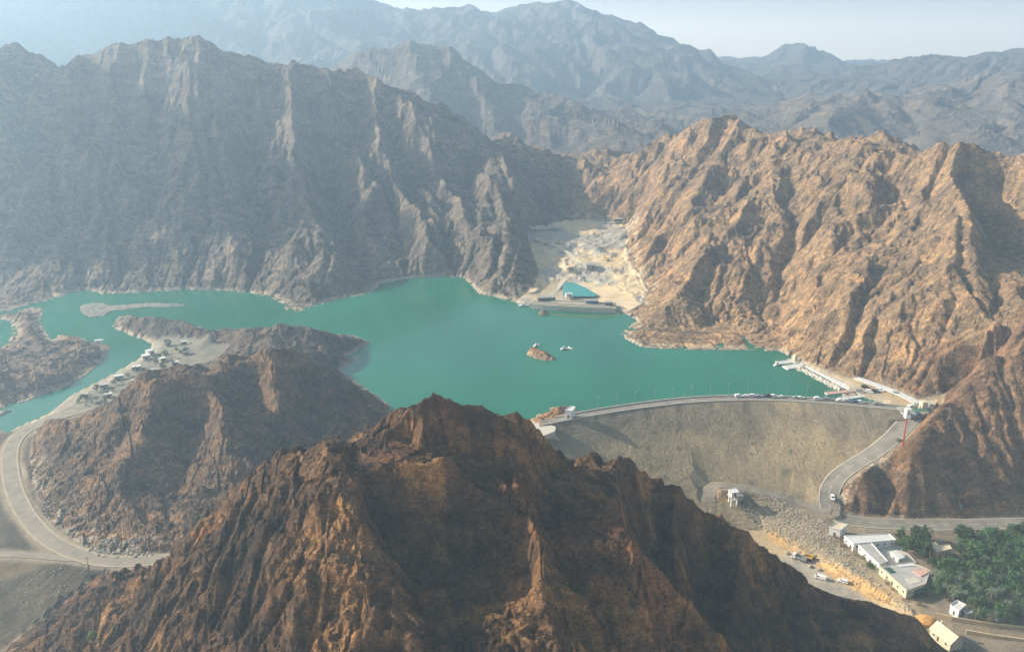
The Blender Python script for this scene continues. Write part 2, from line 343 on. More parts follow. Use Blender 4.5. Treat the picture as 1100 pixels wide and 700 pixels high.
def constraints(G, near_only=False):
    fix = np.zeros((G.ny, G.nx), bool); val = np.zeros((G.ny, G.nx), np.float32)
    base = np.zeros_like(fix)
    for k, (mid, l) in enumerate(RIDGES):
        j, i, z = G.line(l, {'near': 1.6, 'hill': 2.0, 'spit': 1.5, 'isle': 0, 'abut': 0, 'pen': 0}.get(mid, 4.0), k + 3)
        o = np.argsort(z); fix[j[o], i[o]] = True; val[j[o], i[o]] = z[o]
    for l in GULLIES:
        j, i, z = G.line(l, 2.0, 5); k_ = ~fix[j, i]; fix[j[k_], i[k_]] = True; val[j[k_], i[k_]] = z[k_]
    lake = G.poly(lake_w) | G.poly(inlet_w)
    isl = G.poly(bar_w) | G.poly(strip_w) | G.poly(isle_w) | G.poly(rock_w)
    lake &= ~isl
    fm = {}
    for nme, pl in flats.items():
        fm[nme] = G.poly(pl)
        j, i, z = G.line(pl + pl[:1]); fix[j, i] = True; val[j, i] = z; base[j, i] = True
    for l in WATER_LINES:
        j, i, z = G.line(l); fix[j, i] = True; val[j, i] = z
    fix |= lake; val = np.where(lake, -3.0, val)
    for q in (lake_w, inlet_w):
        q3 = [(a, b, .45) for a, b in q]; j, i, z = G.line(q3 + q3[:1]); fix[j, i] = True; val[j, i] = z; base[j, i] = True; lake[j, i] = False
    for q, h in ((bar_w, .55), (strip_w, .7)):
        m = G.poly(q); fix |= m; val = np.where(m, h, val)
    m = G.poly(pond_w); fix |= m; val = np.where(m, 1.0, val)
    for l, w in ROADS:
        lw = np.array(l); k = max(1, int(round((w * .5 + 1.0) / G.d)))
        off = np.linspace(-w * .5 - .8, w * .5 + .8, 2 * k + 3)
        for o in off:
            ll = []
            for a in range(len(lw)):
                t_ = lw[min(a + 1, len(lw) - 1)] - lw[max(a - 1, 0)]; n_ = np.hypot(t_[0], t_[1])
                ll.append((lw[a, 0] - t_[1] / n_ * o, lw[a, 1] + t_[0] / n_ * o, lw[a, 2] - .25))
            j, i, z = G.line(ll); fix[j, i] = True; val[j, i] = z; base[j, i] = True
    # outer borders far from view
    for sl in ((slice(-1, None), slice(None)),):
        if G.y[-1] > 1000: fix[sl] = True; val[sl] = 25.0
    if G.y[0] < 60: fix[0, :] = True; val[0, :] = np.where(np.abs(G.x) < 400, 0.0, -10)
    allflat = np.zeros_like(fix)
    for f in fm.values(): allflat |= f
    base |= lake | allflat | isl | G.poly(pond_w)
    base[0, :] = base[-1, :] = base[:, 0] = base[:, -1] = True
    return fix, val, base, lake, fm, isl

GM = Grid(-760, 820, 40, 1360, 2.0)
fix, val, baseM, lakeM, fmM, islM = constraints(GM)
ZM = laplace(fix, val)
def relief(G, Z, base, k):                                    # uneven slopes for the water to work on
    h = sstep(2, 45, Z + 3)
    far = ~base
    n = k * (12.0 * ridged(G.X, G.Y, 150, 3, 21) + 4.5 * ridged(G.X, G.Y, 42, 2, 31))
    # the far shore's face is fluted: steep ribs running straight down to the water
    wx_ = G.X + 14 * fbm(G.X, G.Y, 130, 2, 41)
    fl_ = sstep(620, 720, G.Y) * sstep(120, -20, G.X) * sstep(1150, 1040, G.Y)
    n = n + fl_ * (10.0 * ridged(wx_, G.Y * .16, 62, 2, 43) + 6.0 * ridged(wx_ + .25 * G.Y, G.Y * .12, 27, 2, 47))
    kn_ = sstep(140, 175, G.X) * sstep(345, 300, G.X) * sstep(372, 388, G.Y) * sstep(470, 440, G.Y)
    Z = Z + np.where(far, kn_ * 3.2 * ridged(G.X + 3 * fbm(G.X, G.Y, 25, 2, 48), G.Y * .2, 15, 2, 49) * sstep(-30, -18, Z), 0)
    return Z + np.where(far, n * h, 0)
fixr = np.zeros_like(fix)
for _m, l in RIDGES:
    j, i, z = GM.line(l); fixr[j, i] = True
# distance to the crest lines (a few box blurs of the mask is enough)
def spread(m, r):
    a = m.astype(np.float32)
    for _ in range(1):
        p = np.pad(a, 1, mode='edge')
        for _ in range(r):
            a = np.maximum(a, 0.93 * np.maximum(np.maximum(p[:-2, 1:-1], p[2:, 1:-1]), np.maximum(p[1:-1, :-2], p[1:-1, 2:]))); p = np.pad(a, 1, mode='edge')
    return a
near_crest = spread(fixr, 4)
ZM = ZM + (relief(GM, ZM, baseM, 1.3) - ZM) * (1 - 0.8 * near_crest)
ZM = fill(ZM, baseM, 250)
ZM = erode(ZM, baseM, GM.d, 0.036, 0.41, 12, 1.5, 3)
print('mid terrain', round(time.time() - T0, 1))

GN = Grid(-300, 340, 40, 350, 0.8)
fix, val, baseN, lakeN, fmN, islN = constraints(GN)
for sl in ((slice(-1, None), slice(None)), (slice(None), slice(0, 1)), (slice(None), slice(-1, None))):
    fix[sl] = True; val[sl] = GM.sample(ZM, GN.X[sl], GN.Y[sl])
ZN = laplace(fix, val, 8, 80)
fixr = np.zeros_like(fix)
for _m, l in RIDGES:
    j, i, z = GN.line(l); fixr[j, i] = True
ncN = spread(fixr, 5)
h = sstep(2, 30, ZN + 3)
nz = 4.2 * ridged(GN.X, GN.Y, 34, 3, 51) + 2.2 * ridged(GN.X, GN.Y, 11, 2, 61)
ZN = ZN + np.where(baseN, 0, nz * h) * (1 - 0.75 * ncN)
ZN = fill(ZN, baseN, 200)
ZN = erode(ZN, baseN, GN.d, 0.045, 0.40, 12, 2.2, 5)
print('near terrain', round(time.time() - T0, 1))

GF = Grid(-5200, 5200, 480, 7400, 16.0)
fix = np.zeros((GF.ny, GF.nx), bool); val = np.zeros((GF.ny, GF.nx), np.float32)
for k, (mid, l) in enumerate(FAR):
    j, i, z = GF.line(l, 16, k + 90); fix[j, i] = True; val[j, i] = z
for sl, v in (((slice(0, 1), slice(None)), 20.0), ((slice(-1, None), slice(None)), 60.0)):
    fix[sl] = True; val[sl] = v
for l in ([(-3000, 2150, 30), (-600, 2050, 30), (0, 1950, 30), (300, 1800, 30), (700, 1400, 25), (1500, 1400, 25)], [(300, 2300, 40), (900, 2450, 40), (2000, 2400, 60), (4000, 2600, 60)],
          [(-700, 1130, 150), (-800, 1300, 120), (-900, 1460, 90), (-1050, 1700, 60), (-1300, 2150, 40)], [(-650, 620, 8), (-620, 800, 60), (-650, 1000, 150), (-700, 1130, 150)], [(-4000, 1000, 30), (-2200, 800, 30), (-1500, 560, 10)], [(600, 1400, 25), (900, 1000, 60), (820, 700, 50), (800, 480, 30)], [(-600, 1420, 25), (-100, 1400, 20), (250, 1330, 20), (600, 1400, 25)], [(-800, 4200, 90), (900, 4400, 60), (2500, 4300, 60)]):
    j, i, z = GF.line(l); k_ = ~fix[j, i]; fix[j[k_], i[k_]] = True; val[j[k_], i[k_]] = z[k_]
ZF = laplace(fix, val, 7, 70)
ncF = spread(fix, 3)
ZF = ZF + (30 * ridged(GF.X, GF.Y, 420, 3, 71) + 8 * ridged(GF.X, GF.Y, 130, 2, 77)) * sstep(20, 120, ZF) * (1 - .85 * ncF)
ncF = np.maximum(ncF, 0)
bF = np.zeros_like(fix); bF[0] = bF[-1] = True; bF[:, 0] = bF[:, -1] = True
ZF = fill(ZF, bF, 150)
ZF = erode(ZF, bF, GF.d, 0.05, 0.47, 12, 1.3, 9)
print('far terrain', round(time.time() - T0, 1))

# ------------------------------------------------------------------ one sheet of ground, finer near the viewpoint
RINGS = []
r_ = 12.0
while r_ < 6000:
    RINGS.append(r_); r_ *= 1 + (0.03 if r_ < 105 else 0.0019 if r_ < 330 else 0.0027 if r_ < 1300 else 0.0055) / QUAL
RINGS = np.array(RINGS); TH = np.radians(np.linspace(-46, 46, int(1350 * QUAL)))
RR, TT = np.meshgrid(RINGS, TH, indexing='ij')
VX = (RR * np.sin(TT)).astype(np.float32); VY = (RR * np.cos(TT)).astype(np.float32)
zm = GM.sample(ZM, VX, VY); zn = GN.sample(ZN, VX, VY); zf = GF.sample(ZF, VX, VY)
wn = (sstep(0, 30, VX + 300) * sstep(0, 30, 340 - VX) * sstep(0, 25, 350 - VY))
wf = np.maximum(sstep(1230, 1340, VY), sstep(700, 800, np.abs(VX)))
VZ = zm * (1 - wn) + zn * wn
VZ = VZ * (1 - wf) + zf * wf
def flag(G, m, x, y): return G.sample(m.astype(np.float32), x, y)
fl = {k: flag(GM, m, VX, VY) for k, m in fmM.items()}
flat = np.clip(sum(fl.values()), 0, 1); baseV = np.where(wf > .5, 0, np.clip(flag(GM, baseM, VX, VY), 0, 1)); isl = flag(GM, islM, VX, VY)
lakeV = flag(GM, lakeM, VX, VY) * (wf < .5)
rock = (1 - baseV) * sstep(-2, 6, VZ + 2)
dist = np.hypot(VX, VY)
sc = np.clip(dist / 500, .35, 6)
# broken rock: layered ribs tilted across the slopes plus crumbly roughness
wx = VX + 3 * perlin(VX / 25, VY / 25, 401); wy = VY + 3 * perlin(VX / 25, VY / 25, 402)
plt = .9 * plates(wx * .9 + wy * .44, (wy * .9 - wx * .44) * .55, 8.0, 481) + .5 * plates(wx * .8 - wy * .3, wy * .7 + wx * .3, 3.6, 482) + .24 * plates(wx, wy, 1.7, 483)
plf = plates(wx * .9 + wy * .44, (wy * .9 - wx * .44) * .45, 17.0, 484)
rib = ridged((wx * .8 + wy * .6), (wy * .8 - wx * .6) * .32, 5.5, 2, 411, .55)
crumb = ridged(wx, wy, 3.1, 2, 421, .55)
lump = ridged(wx, wy, 13, 2, 431)
nearw = 1 - sstep(250, 800, dist)
VZ = VZ + rock * (nearw * 1.6 * plt + (1.2 + .7 * (1 - nearw)) * plf * (wf < .5) + 0.3 * nearw * rib + 0.2 * nearw * crumb + (0.5 + .5 * (1 - nearw)) * lump + (1 - nearw) * (.9 * ridged(wx, wy, 8, 2, 441)) * (wf < .5))
VZ = VZ + wf * (3 * ridged(VX, VY, 60, 2, 451) + 11 * ridged(VX + .4 * VY, VY * .8, 190, 3, 453) + 9 * plates(VX, VY * .7, 120, 454)) * sstep(20, 80, VZ)
# terraces and benches cut in the quarry
q = fl['quarry']
st = 5.0; ph = (VZ + 3.0 * fbm(VX, VY, 55, 3, 460)) / st; ter = (np.floor(ph) + sstep(.55, .95, ph - np.floor(ph))) * st
VZ = np.where((q > .05) & (VZ > 4), VZ * (1 - q) + (ter * .8 + VZ * .2 + .8 * ridged(VX, VY, 14, 3, 461)) * q, VZ)
VZ = VZ + (fl['lvalley'] * (1.6 * fbm(VX, VY, 24, 4, 470) + .4) * (baseV > .5) + fl['delta'] * .5 * fbm(VX, VY, 14, 3, 471)) * np.where(flag(GM, baseM, VX, VY) > .9, .6, 0)
VZ = VZ + fl['valley'] * .35 * fbm(VX, VY, 9, 3, 472) * .5
VZ = VZ + isl * (.4 * ridged(VX, VY, 5, 2, 473))
# roads sit on a level bed
def road_dist(l, x, y):
    best = np.full(x.shape, 1e9, np.float32); zz = np.zeros(x.shape, np.float32)
    for a, b in zip(l[:-1], l[1:]):
        dx, dy = b[0] - a[0], b[1] - a[1]; L2 = dx * dx + dy * dy
        t = np.clip(((x - a[0]) * dx + (y - a[1]) * dy) / L2, 0, 1)
        d_ = np.hypot(x - a[0] - t * dx, y - a[1] - t * dy); m = d_ < best
        best = np.where(m, d_, best); zz = np.where(m, a[2] + t * (b[2] - a[2]), zz)
    return best, zz
def densify(l, step=3.0):                                   # smooth curve through the points
    l = np.array(l, float); n = len(l); out = []
    for i in range(n - 1):
        p0, p1, p2_, p3 = l[max(0, i - 1)], l[i], l[i + 1], l[min(n - 1, i + 2)]
        k = max(2, int(np.hypot(*(p2_ - p1)[:2]) / step))
        for t in np.arange(k) / k:
            out.append(.5 * (2 * p1 + (p2_ - p0) * t + (2 * p0 - 5 * p1 + 4 * p2_ - p3) * t * t + (3 * p1 - p0 - 3 * p2_ + p3) * t ** 3))
    out.append(l[-1]); return np.array(out)
ROADC = [(densify(l), w) for l, w in ROADS]
near_rows = RINGS < 620
roadm = np.zeros_like(VZ)
for l, w in ROADC:
    lo, hi = l.min(0) - 25, l.max(0) + 25
    jj, ii = np.where((VX > lo[0]) & (VX < hi[0]) & (VY > lo[1]) & (VY < hi[1]) & near_rows[:, None])
    d_, z_ = road_dist(l[::2] if len(l) > 40 else l, VX[jj, ii], VY[jj, ii])
    k = 1 - sstep(w * .5 + .6, w * .5 + 3.5, d_)
    VZ[jj, ii] = VZ[jj, ii] * (1 - k) + (z_ - .22) * k
    roadm[jj, ii] = np.maximum(roadm[jj, ii], 1 - sstep(w * .5 + .2, w * .5 + 4, d_))
print('sheet', VZ.shape, round(time.time() - T0, 1))
# ------------------------------------------------------------------ scene helpers
SC = bpy.context.scene; COL = SC.collection
def tag(o, label=None, cat=None, group=None, kind=None):
    if label: o['label'] = label
    if cat: o['category'] = cat
    if group: o['group'] = group
    if kind: o['kind'] = kind
    return o
def empty(name, loc=(0, 0, 0), rz=0.0):
    o = bpy.data.objects.new(name, None); COL.objects.link(o); o.location = loc; o.rotation_euler = (0, 0, rz); o.empty_display_size = .5
    return o
def link_mesh(name, me, mat=None, parent=None):
    o = bpy.data.objects.new(name, me); COL.objects.link(o)
    if mat: me.materials.append(mat)
    if parent: o.parent = parent
    return o
def np_mesh(name, co, quads, cols=None, smooth=False):
    me = bpy.data.meshes.new(name); n, f = len(co), len(quads)
    me.vertices.add(n); me.vertices.foreach_set('co', np.ascontiguousarray(co, np.float32).ravel())
    me.loops.add(f * 4); me.loops.foreach_set('vertex_index', np.ascontiguousarray(quads, np.int32).ravel())
    me.polygons.add(f); me.polygons.foreach_set('loop_start', np.arange(0, f * 4, 4, dtype=np.int32))
    me.update(calc_edges=True)
    me.polygons.foreach_set('use_smooth', np.full(f, smooth, bool))
    if cols is not None:
        at = me.attributes.new('tint', 'FLOAT_COLOR', 'POINT')
        c = np.ones((n, 4), np.float32); c[:, :3] = cols; at.data.foreach_set('color', c.ravel())
    return me

class Nodes:
    def __init__(s, name):
        s.m = bpy.data.materials.new(name); s.m.use_nodes = True; s.t = s.m.node_tree; s.n = s.t.nodes; s.b = s.n['Principled BSDF']
        s.b.inputs['Roughness'].default_value = .85; s.b.inputs['Specular IOR Level'].default_value = .25
    def add(s, ty, **kw):
        nd = s.n.new(ty)
        for k, v in kw.items():
            if k in nd.inputs: nd.inputs[k].default_value = v
            else: setattr(nd, k, v)
        return nd
    def link(s, a, b): s.t.links.new(a, b)
    def pos(s): return s.add('ShaderNodeNewGeometry').outputs['Position']
    def noise(s, vec, scale, detail=6, rough=.6, ntype='FBM'):
        nd = s.add('ShaderNodeTexNoise'); nd.noise_type = ntype
        nd.inputs['Scale'].default_value = scale; nd.inputs['Detail'].default_value = detail; nd.inputs['Roughness'].default_value = rough
        s.link(vec, nd.inputs['Vector']); return nd.outputs['Fac']
    def ramp(s, fac, stops):
        nd = s.add('ShaderNodeValToRGB'); e = nd.color_ramp.elements
        while len(e) < len(stops): e.new(.5)
        for k, (p_, c) in enumerate(stops): e[k].position = p_; e[k].color = (*c, 1) if len(c) == 3 else c
        s.link(fac, nd.inputs['Fac']); return nd.outputs['Color']
    def mix(s, fac, a, b, mode='MIX'):
        nd = s.add('ShaderNodeMix'); nd.data_type = 'RGBA'; nd.blend_type = mode
        for v, k in ((fac, 0), (a, 6), (b, 7)):
            if hasattr(v, 'links'): s.link(v, nd.inputs[k])
            else: nd.inputs[k].default_value = v if k == 0 else (*v, 1)
        return nd.outputs[2]
    def mapr(s, v, a, b, c, d):
        nd = s.add('ShaderNodeMapRange'); s.link(v, nd.inputs[0])
        for k, q_ in enumerate((a, b, c, d)): nd.inputs[k + 1].default_value = q_
        return nd.outputs[0]
    def mul(s, a, b, op='MULTIPLY'):
        nd = s.add('ShaderNodeMath', operation=op)
        for k, v in enumerate((a, b)):
            if hasattr(v, 'links'): s.link(v, nd.inputs[k])
            else: nd.inputs[k].default_value = v
        return nd.outputs[0]
    def stretch(s, vec, sx, sy, sz, rz=0):
        nd = s.add('ShaderNodeMapping'); nd.inputs['Scale'].default_value = (sx, sy, sz); nd.inputs['Rotation'].default_value = (0, 0, rz)
        s.link(vec, nd.inputs['Vector']); return nd.outputs[0]
    def bump(s, h, dist, strength=1.0):
        nd = s.add('ShaderNodeBump'); nd.inputs['Distance'].default_value = dist; nd.inputs['Strength'].default_value = strength
        s.link(h, nd.inputs['Height']); s.link(nd.outputs[0], s.b.inputs['Normal'])
    def color(s, c):
        if hasattr(c, 'links'): s.link(c, s.b.inputs['Base Color'])
        else: s.b.inputs['Base Color'].default_value = (*c, 1)

def rock_material():
    k = Nodes('weathered_rock'); p_ = k.pos()
    at = k.add('ShaderNodeAttribute', attribute_name='tint').outputs['Color']
    n1 = k.noise(p_, .045, 8, .68); n2 = k.noise(p_, .35, 9, .74); n3 = k.noise(k.stretch(p_, .55, 1.3, 1.0, R(38)), 1.3, 5, .72)
    strat = k.noise(k.stretch(p_, .25, 1.1, .9, R(38)), .16, 7, .62)
    v1 = k.ramp(n1, [(.30, (.50, .47, .47)), (.5, (1, 1, 1)), (.72, (1.45, 1.32, 1.15))])
    v2 = k.ramp(n2, [(.32, (.42, .40, .40)), (.50, (1, 1, 1)), (.70, (1.65, 1.55, 1.42))])
    v3 = k.ramp(strat, [(.34, (.55, .53, .55)), (.5, (1, 1, 1)), (.66, (1.45, 1.30, 1.08))])
    c = k.mix(1.0, at, v1, 'MULTIPLY'); c = k.mix(1.0, c, v2, 'MULTIPLY'); c = k.mix(1.0, c, v3, 'MULTIPLY'); c = k.mix(1.0, c, k.ramp(n3, [(.34, (.42, .41, .42)), (.5, (1, 1, 1)), (.66, (1.75, 1.62, 1.45))]), 'MULTIPLY')
    k.color(c); k.b.inputs['Roughness'].default_value = .92; k.b.inputs['Specular IOR Level'].default_value = .12
    nb = k.noise(p_, .5, 10, .78); nb2 = k.noise(k.stretch(p_, .35, 1.2, 1, R(38)), .35, 6, .65)
    k.bump(k.mul(nb, nb2, 'ADD'), 2.2, 1.0)
    return k.m
def soil_material():
    k = Nodes('gravel_ground'); p_ = k.pos()
    at = k.add('ShaderNodeAttribute', attribute_name='tint').outputs['Color']
    n1 = k.noise(p_, .07, 8, .7); n2 = k.noise(p_, .7, 5, .7)
    v1 = k.ramp(n1, [(.3, (.68, .68, .7)), (.5, (1, 1, 1)), (.72, (1.25, 1.2, 1.12))])
    v2 = k.ramp(n2, [(.3, (.7, .7, .7)), (.5, (1, 1, 1)), (.75, (1.3, 1.3, 1.3))])
    k.color(k.mix(1.0, k.mix(1.0, at, v1, 'MULTIPLY'), v2, 'MULTIPLY'))
    k.b.inputs['Roughness'].default_value = .95; k.b.inputs['Specular IOR Level'].default_value = .1
    k.bump(k.noise(p_, .9, 8, .7), .5, .8)
    return k.m
ROCK_M, SOIL_M = rock_material(), soil_material()

# ------------------------------------------------------------------ which mountain each piece of ground belongs to
def nearest_id(G, lines, order):
    pp, ii = [], []
    for mid, l in lines:
        l = np.array(l)
        for a, b in zip(l[:-1], l[1:]):
            n = max(2, int(np.hypot(*(b - a)[:2]) / (G.d * 1.5)))
            for t in np.linspace(0, 1, n): pp.append((a + (b - a) * t)[:2]); ii.append(order.index(mid))
    pp = np.array(pp, np.float32); ii = np.array(ii)
    out = np.zeros((G.ny, G.nx), np.int32)
    for j in range(G.ny):
        d_ = (G.X[j][:, None] - pp[None, :, 0]) ** 2 + (G.Y[j][:, None] - pp[None, :, 1]) ** 2
        out[j] = ii[np.argmin(d_, 1)]
    return out
MIDS = ['near', 'hill', 'spit', 'pen', 'west', 'east', 'knoll', 'isle', 'abut']
FIDS = ['range2', 'range3', 'range4', 'range5', 'range6', 'range7']
GI = Grid(-760, 820, 40, 1360, 10.0); IDM = nearest_id(GI, RIDGES, MIDS)
GJ = Grid(-5200, 5200, 480, 7400, 64.0); IDF = nearest_id(GJ, FAR, FIDS)
def look(G, A, x, y): return A[np.clip(np.round((y - G.y0) / G.d).astype(int), 0, G.ny - 1), np.clip(np.round((x - G.x0) / G.d).astype(int), 0, G.nx - 1)]
jx, jy = 6 * perlin(VX / 18, VY / 18, 501), 6 * perlin(VX / 18, VY / 18, 502)
vid = look(GI, IDM, VX + jx, VY + jy)
vid = np.where(VY > 1300, 20 + look(GJ, IDF, VX, VY), vid)
vid = np.where((vid < 20) & ((np.abs(VX) > 755)), 20 + look(GJ, IDF, VX, VY), vid)
vid = np.where((vid == 7) & (isl < .5) & (lakeV < .5), 5, vid)
vid = np.where((baseV > .5) & (vid < 20), 10, vid)
vid = np.where((fl['quarry'] > .5), 11, vid)
vid = np.where((isl > .5) & (flag(GM, GM.poly(isle_w), VX, VY) > .3), 7, vid)
vid = np.where((isl > .3) & (flag(GM, GM.poly(rock_w), VX, VY) > .3), 9, vid)
vid = np.where((isl > .3) & (flag(GM, GM.poly(bar_w), VX, VY) > .3), 12, vid)

# ------------------------------------------------------------------ the ground's own colours
def C(*c): return np.array(c, np.float32)
TINT = {0: C(.108, .068, .042), 1: C(.180, .122, .080), 2: C(.125, .105, .09), 3: C(.19, .15, .118), 4: C(.175, .150, .128), 5: C(.262, .190, .117), 6: C(.215, .138, .085), 7: C(.24, .155, .09), 9: C(.20, .15, .11), 12: C(.23, .21, .18), 8: C(.30, .19, .10),
        10: C(.20, .165, .12), 11: C(.58, .46, .29), 20: C(.13, .115, .10), 21: C(.105, .098, .09), 22: C(.105, .098, .09), 23: C(.15, .13, .11), 24: C(.11, .10, .09), 25: C(.17, .145, .125)}
lut = np.zeros((32, 3), np.float32)
for k, v in TINT.items(): lut[k] = v
COLV = lut[vid]
def blend(c, w):
    global COLV
    COLV = COLV * (1 - w[..., None]) + c * w[..., None]
# smooth colour change between neighbouring mountains
big = fbm(VX, VY, 90, 3, 510); mid_ = fbm(VX, VY, 28, 3, 511); sm = fbm(VX, VY, 7, 3, 512)
rockv = (vid < 10) | (vid >= 20)
# desert varnish, iron-stained patches and pale scree on the rock
blend(C(.030, .024, .021), np.where(vid == 0, sstep(.05, .55, mid_ * .7 + sm * .5) * .75, 0))
blend(C(.29, .172, .078), np.where(vid == 0, sstep(.1, .6, -mid_ + .5 * sm) * .75, 0))
blend(C(.20, .105, .062), np.where(vid == 0, sstep(.2, .5, big + .3 * sm) * .5, 0))
blend(C(.085, .070, .058), np.where((vid == 1) | (vid == 4), sstep(.0, .5, mid_ + .3 * sm) * .6, 0))
blend(C(.20, .13, .085), np.where((vid == 1), sstep(.0, .5, -mid_ + .3 * big) * .6, 0))
blend(C(.32, .215, .135), np.where((vid == 5), sstep(.0, .5, -mid_ + .4 * big) * .6, 0))
blend(C(.17, .130, .10), np.where((vid == 5), sstep(.05, .5, mid_ + .3 * sm) * .6, 0))
blend(C(.37, .25, .145), np.where((vid == 5), sstep(60, 20, VZ + 15 * mid_) * sstep(80, 160, VX) * .55, 0))
# ground of the flats
dl, lv, va, ma = fl['delta'], fl['lvalley'], fl['valley'], fl['marina']
blend(C(.20, .188, .15), dl * (vid == 10)); blend(C(.088, .074, .053), lv * (vid == 10)); blend(C(.19, .145, .085), lv * (vid == 10) * sstep(.15, .5, mid_) * .5)
blend(C(.33, .25, .15), ma * (vid == 10))
def near_line(l, w, x=VX, y=VY, soft=1.5):
    lw = np.array(l); lo, hi = lw.min(0) - w * 2, lw.max(0) + w * 2; out = np.zeros(x.shape, np.float32)
    jj, ii = np.where((x > lo[0]) & (x < hi[0]) & (y > lo[1]) & (y < hi[1]))
    d_, _ = road_dist(lw, x[jj, ii], y[jj, ii]); out[jj, ii] = 1 - sstep(w * .6, w * soft, d_ + sm[jj, ii] * w * .25)
    return out
blend(C(.21, .175, .125), va * (vid == 10))
blend(C(.30, .245, .165), near_line(WATER_LINES[2], 12) * va * .8)                    # rip-rap bank
blend(C(.46, .35, .21), near_line(WATER_LINES[0], 12) * va * .95)                    # wadi bed, graded pale
blend(C(.34, .31, .26), near_line(ptz([(850,605,-35.5),(890,628,-35.5),(930,655,-35.5)]), 7) * va * .9)
blend(C(.56, .35, .14), near_line(WATER_LINES[1], 3.4) * va * sstep(-.7, .1, mid_ + sm) * .85)      # orange sand along its edge
blend(C(.62, .30, .09), near_line(ptz([(768,545,-31),(785,570,-34),(800,560,-34.5)]), 4) * va * .6)
# gravel shoulders of the roads
blend(C(.30, .25, .18), np.where(VX < 0, roadm * .85, roadm * .7))
# quarry: pale diggings, grey faces
blend(C(.33, .32, .29), q * sstep(.05, .4, fbm(VX, VY, 45, 3, 520)) * .8)
blend(C(.62, .48, .28), q * sstep(.05, .4, fbm(VX, VY, 38, 3, 521)) * .8)
blend(C(.30, .29, .27), q * sstep(12, 13.5, VZ) * sstep(19, 17, VZ) * .8)
blend(C(.50, .42, .31), np.where(rockv, sstep(.02, .6, flag(GM, spread(fmM['quarry'], 6), VX, VY)) * sstep(.0, .4, sm + mid_) * (vid == 5) * .8, 0))
# bleached ring that the falling water left along the shore
ring = sstep(-.5, .3, VZ) * sstep(2.6 , .9, VZ + .6 * sm) * (VY < 1000) * (VX > -700) * (va < .3) * (wf < .5) * (np.minimum(1, flag(GM, spread(lakeM, 5), VX, VY) * 1.4))
blend(C(.40, .34, .26), ring * .75)
blend(C(.42, .38, .33), np.where((vid == 1) & (VZ < 9) & (VZ > 0), near_line(ROAD_LEFT, 15) * sstep(-.1, .3, sm) * .8, 0))     # fresh cut beside the road
blend(C(.5, .45, .38), np.where((vid == 6), near_line(ROAD_MAIN[3:8], 10) * sstep(-.05, .3, sm) * .8, 0))
blend(C(.23, .215, .19), isl * (vid != 7) * (vid != 9) * .9)

# ------------------------------------------------------------------ cut the sheet into the things it shows
NR, NT = VX.shape
COORD = np.stack([VX, VY, VZ], -1).reshape(-1, 3); COLF = COLV.reshape(-1, 3)
ia = (np.arange(NR - 1)[:, None] * NT + np.arange(NT - 1)[None, :])
QUADS = np.stack([ia, ia + 1, ia + NT + 1, ia + NT], -1).reshape(-1, 4)
fid = vid[:-1, :-1].ravel()
NAMES = {0: ('rocky_ridge', 'dark brown jagged rock ridge filling the foreground with an orange sunlit left flank', 'ridge'),
  1: ('rocky_hill', 'brown double-peaked rock hill between the curving gravel road and the lake', 'hill'),
  2: ('low_hill', 'low dark rocky spit running out into the lake behind the double-peaked hill', 'hill'),
  3: ('peninsula', 'low brown gravelly peninsula at the left edge beyond the narrow arm of water', 'peninsula'),
  4: ('mountain', 'tall blue-grey shadowed mountain wall rising from the far left shore of the lake', 'mountain'),
  5: ('mountain', 'long fluted orange-brown mountain standing to the right of the lake and quarry', 'mountain'),
  6: ('rocky_knoll', 'dark reddish rock knoll beside the bend of the road below the dam', 'hill'),
  7: ('island', 'small bare orange-brown island in the middle of the lake', 'island'),
  9: ('island', 'tiny rock standing in the water just before the quarry causeway', 'rock'),
  12: ('sandbar', 'long thin grey sandbar in the water below the tall left mountain wall', 'sandbar'),
  8: ('mound', 'small orange earth mound at the left end of the dam', 'mound'),
  10: ('ground', 'sandy gravel ground of the valley floor, lake bed and shores', 'ground'),
  11: ('quarry_ground', 'pale yellow dug quarry floor and benches behind the lake', 'quarry ground'),
  20: ('mountain', 'hazy blue-grey pointed mountain just behind the tall left mountain wall', 'mountain'),
  21: ('mountain', 'faint pale blue massif on the skyline above the middle and left of the lake', 'mountain'),
  22: ('mountain', 'faint flat-topped blue mountain on the skyline right of the big massif', 'mountain'),
  23: ('mountain', 'grey-brown craggy range behind the right-hand orange-brown mountain', 'mountain'),
  25: ('mountain', 'steep mountain just beyond the left edge whose shade lies on the far shore', 'mountain'),
  24: ('mountain', 'faintest low range on the far horizon at the right', 'mountain')}
for k in sorted(NAMES):
    sel = QUADS[fid == k]
    if not len(sel): continue
    u, inv = np.unique(sel.ravel(), return_inverse=True)
    o = link_mesh(NAMES[k][0], np_mesh(NAMES[k][0], COORD[u], inv.reshape(-1, 4), COLF[u]), SOIL_M if k in (10, 11, 12) else ROCK_M)
    tag(o, NAMES[k][1], NAMES[k][2], None, 'structure')
print('meshes', round(time.time() - T0, 1))
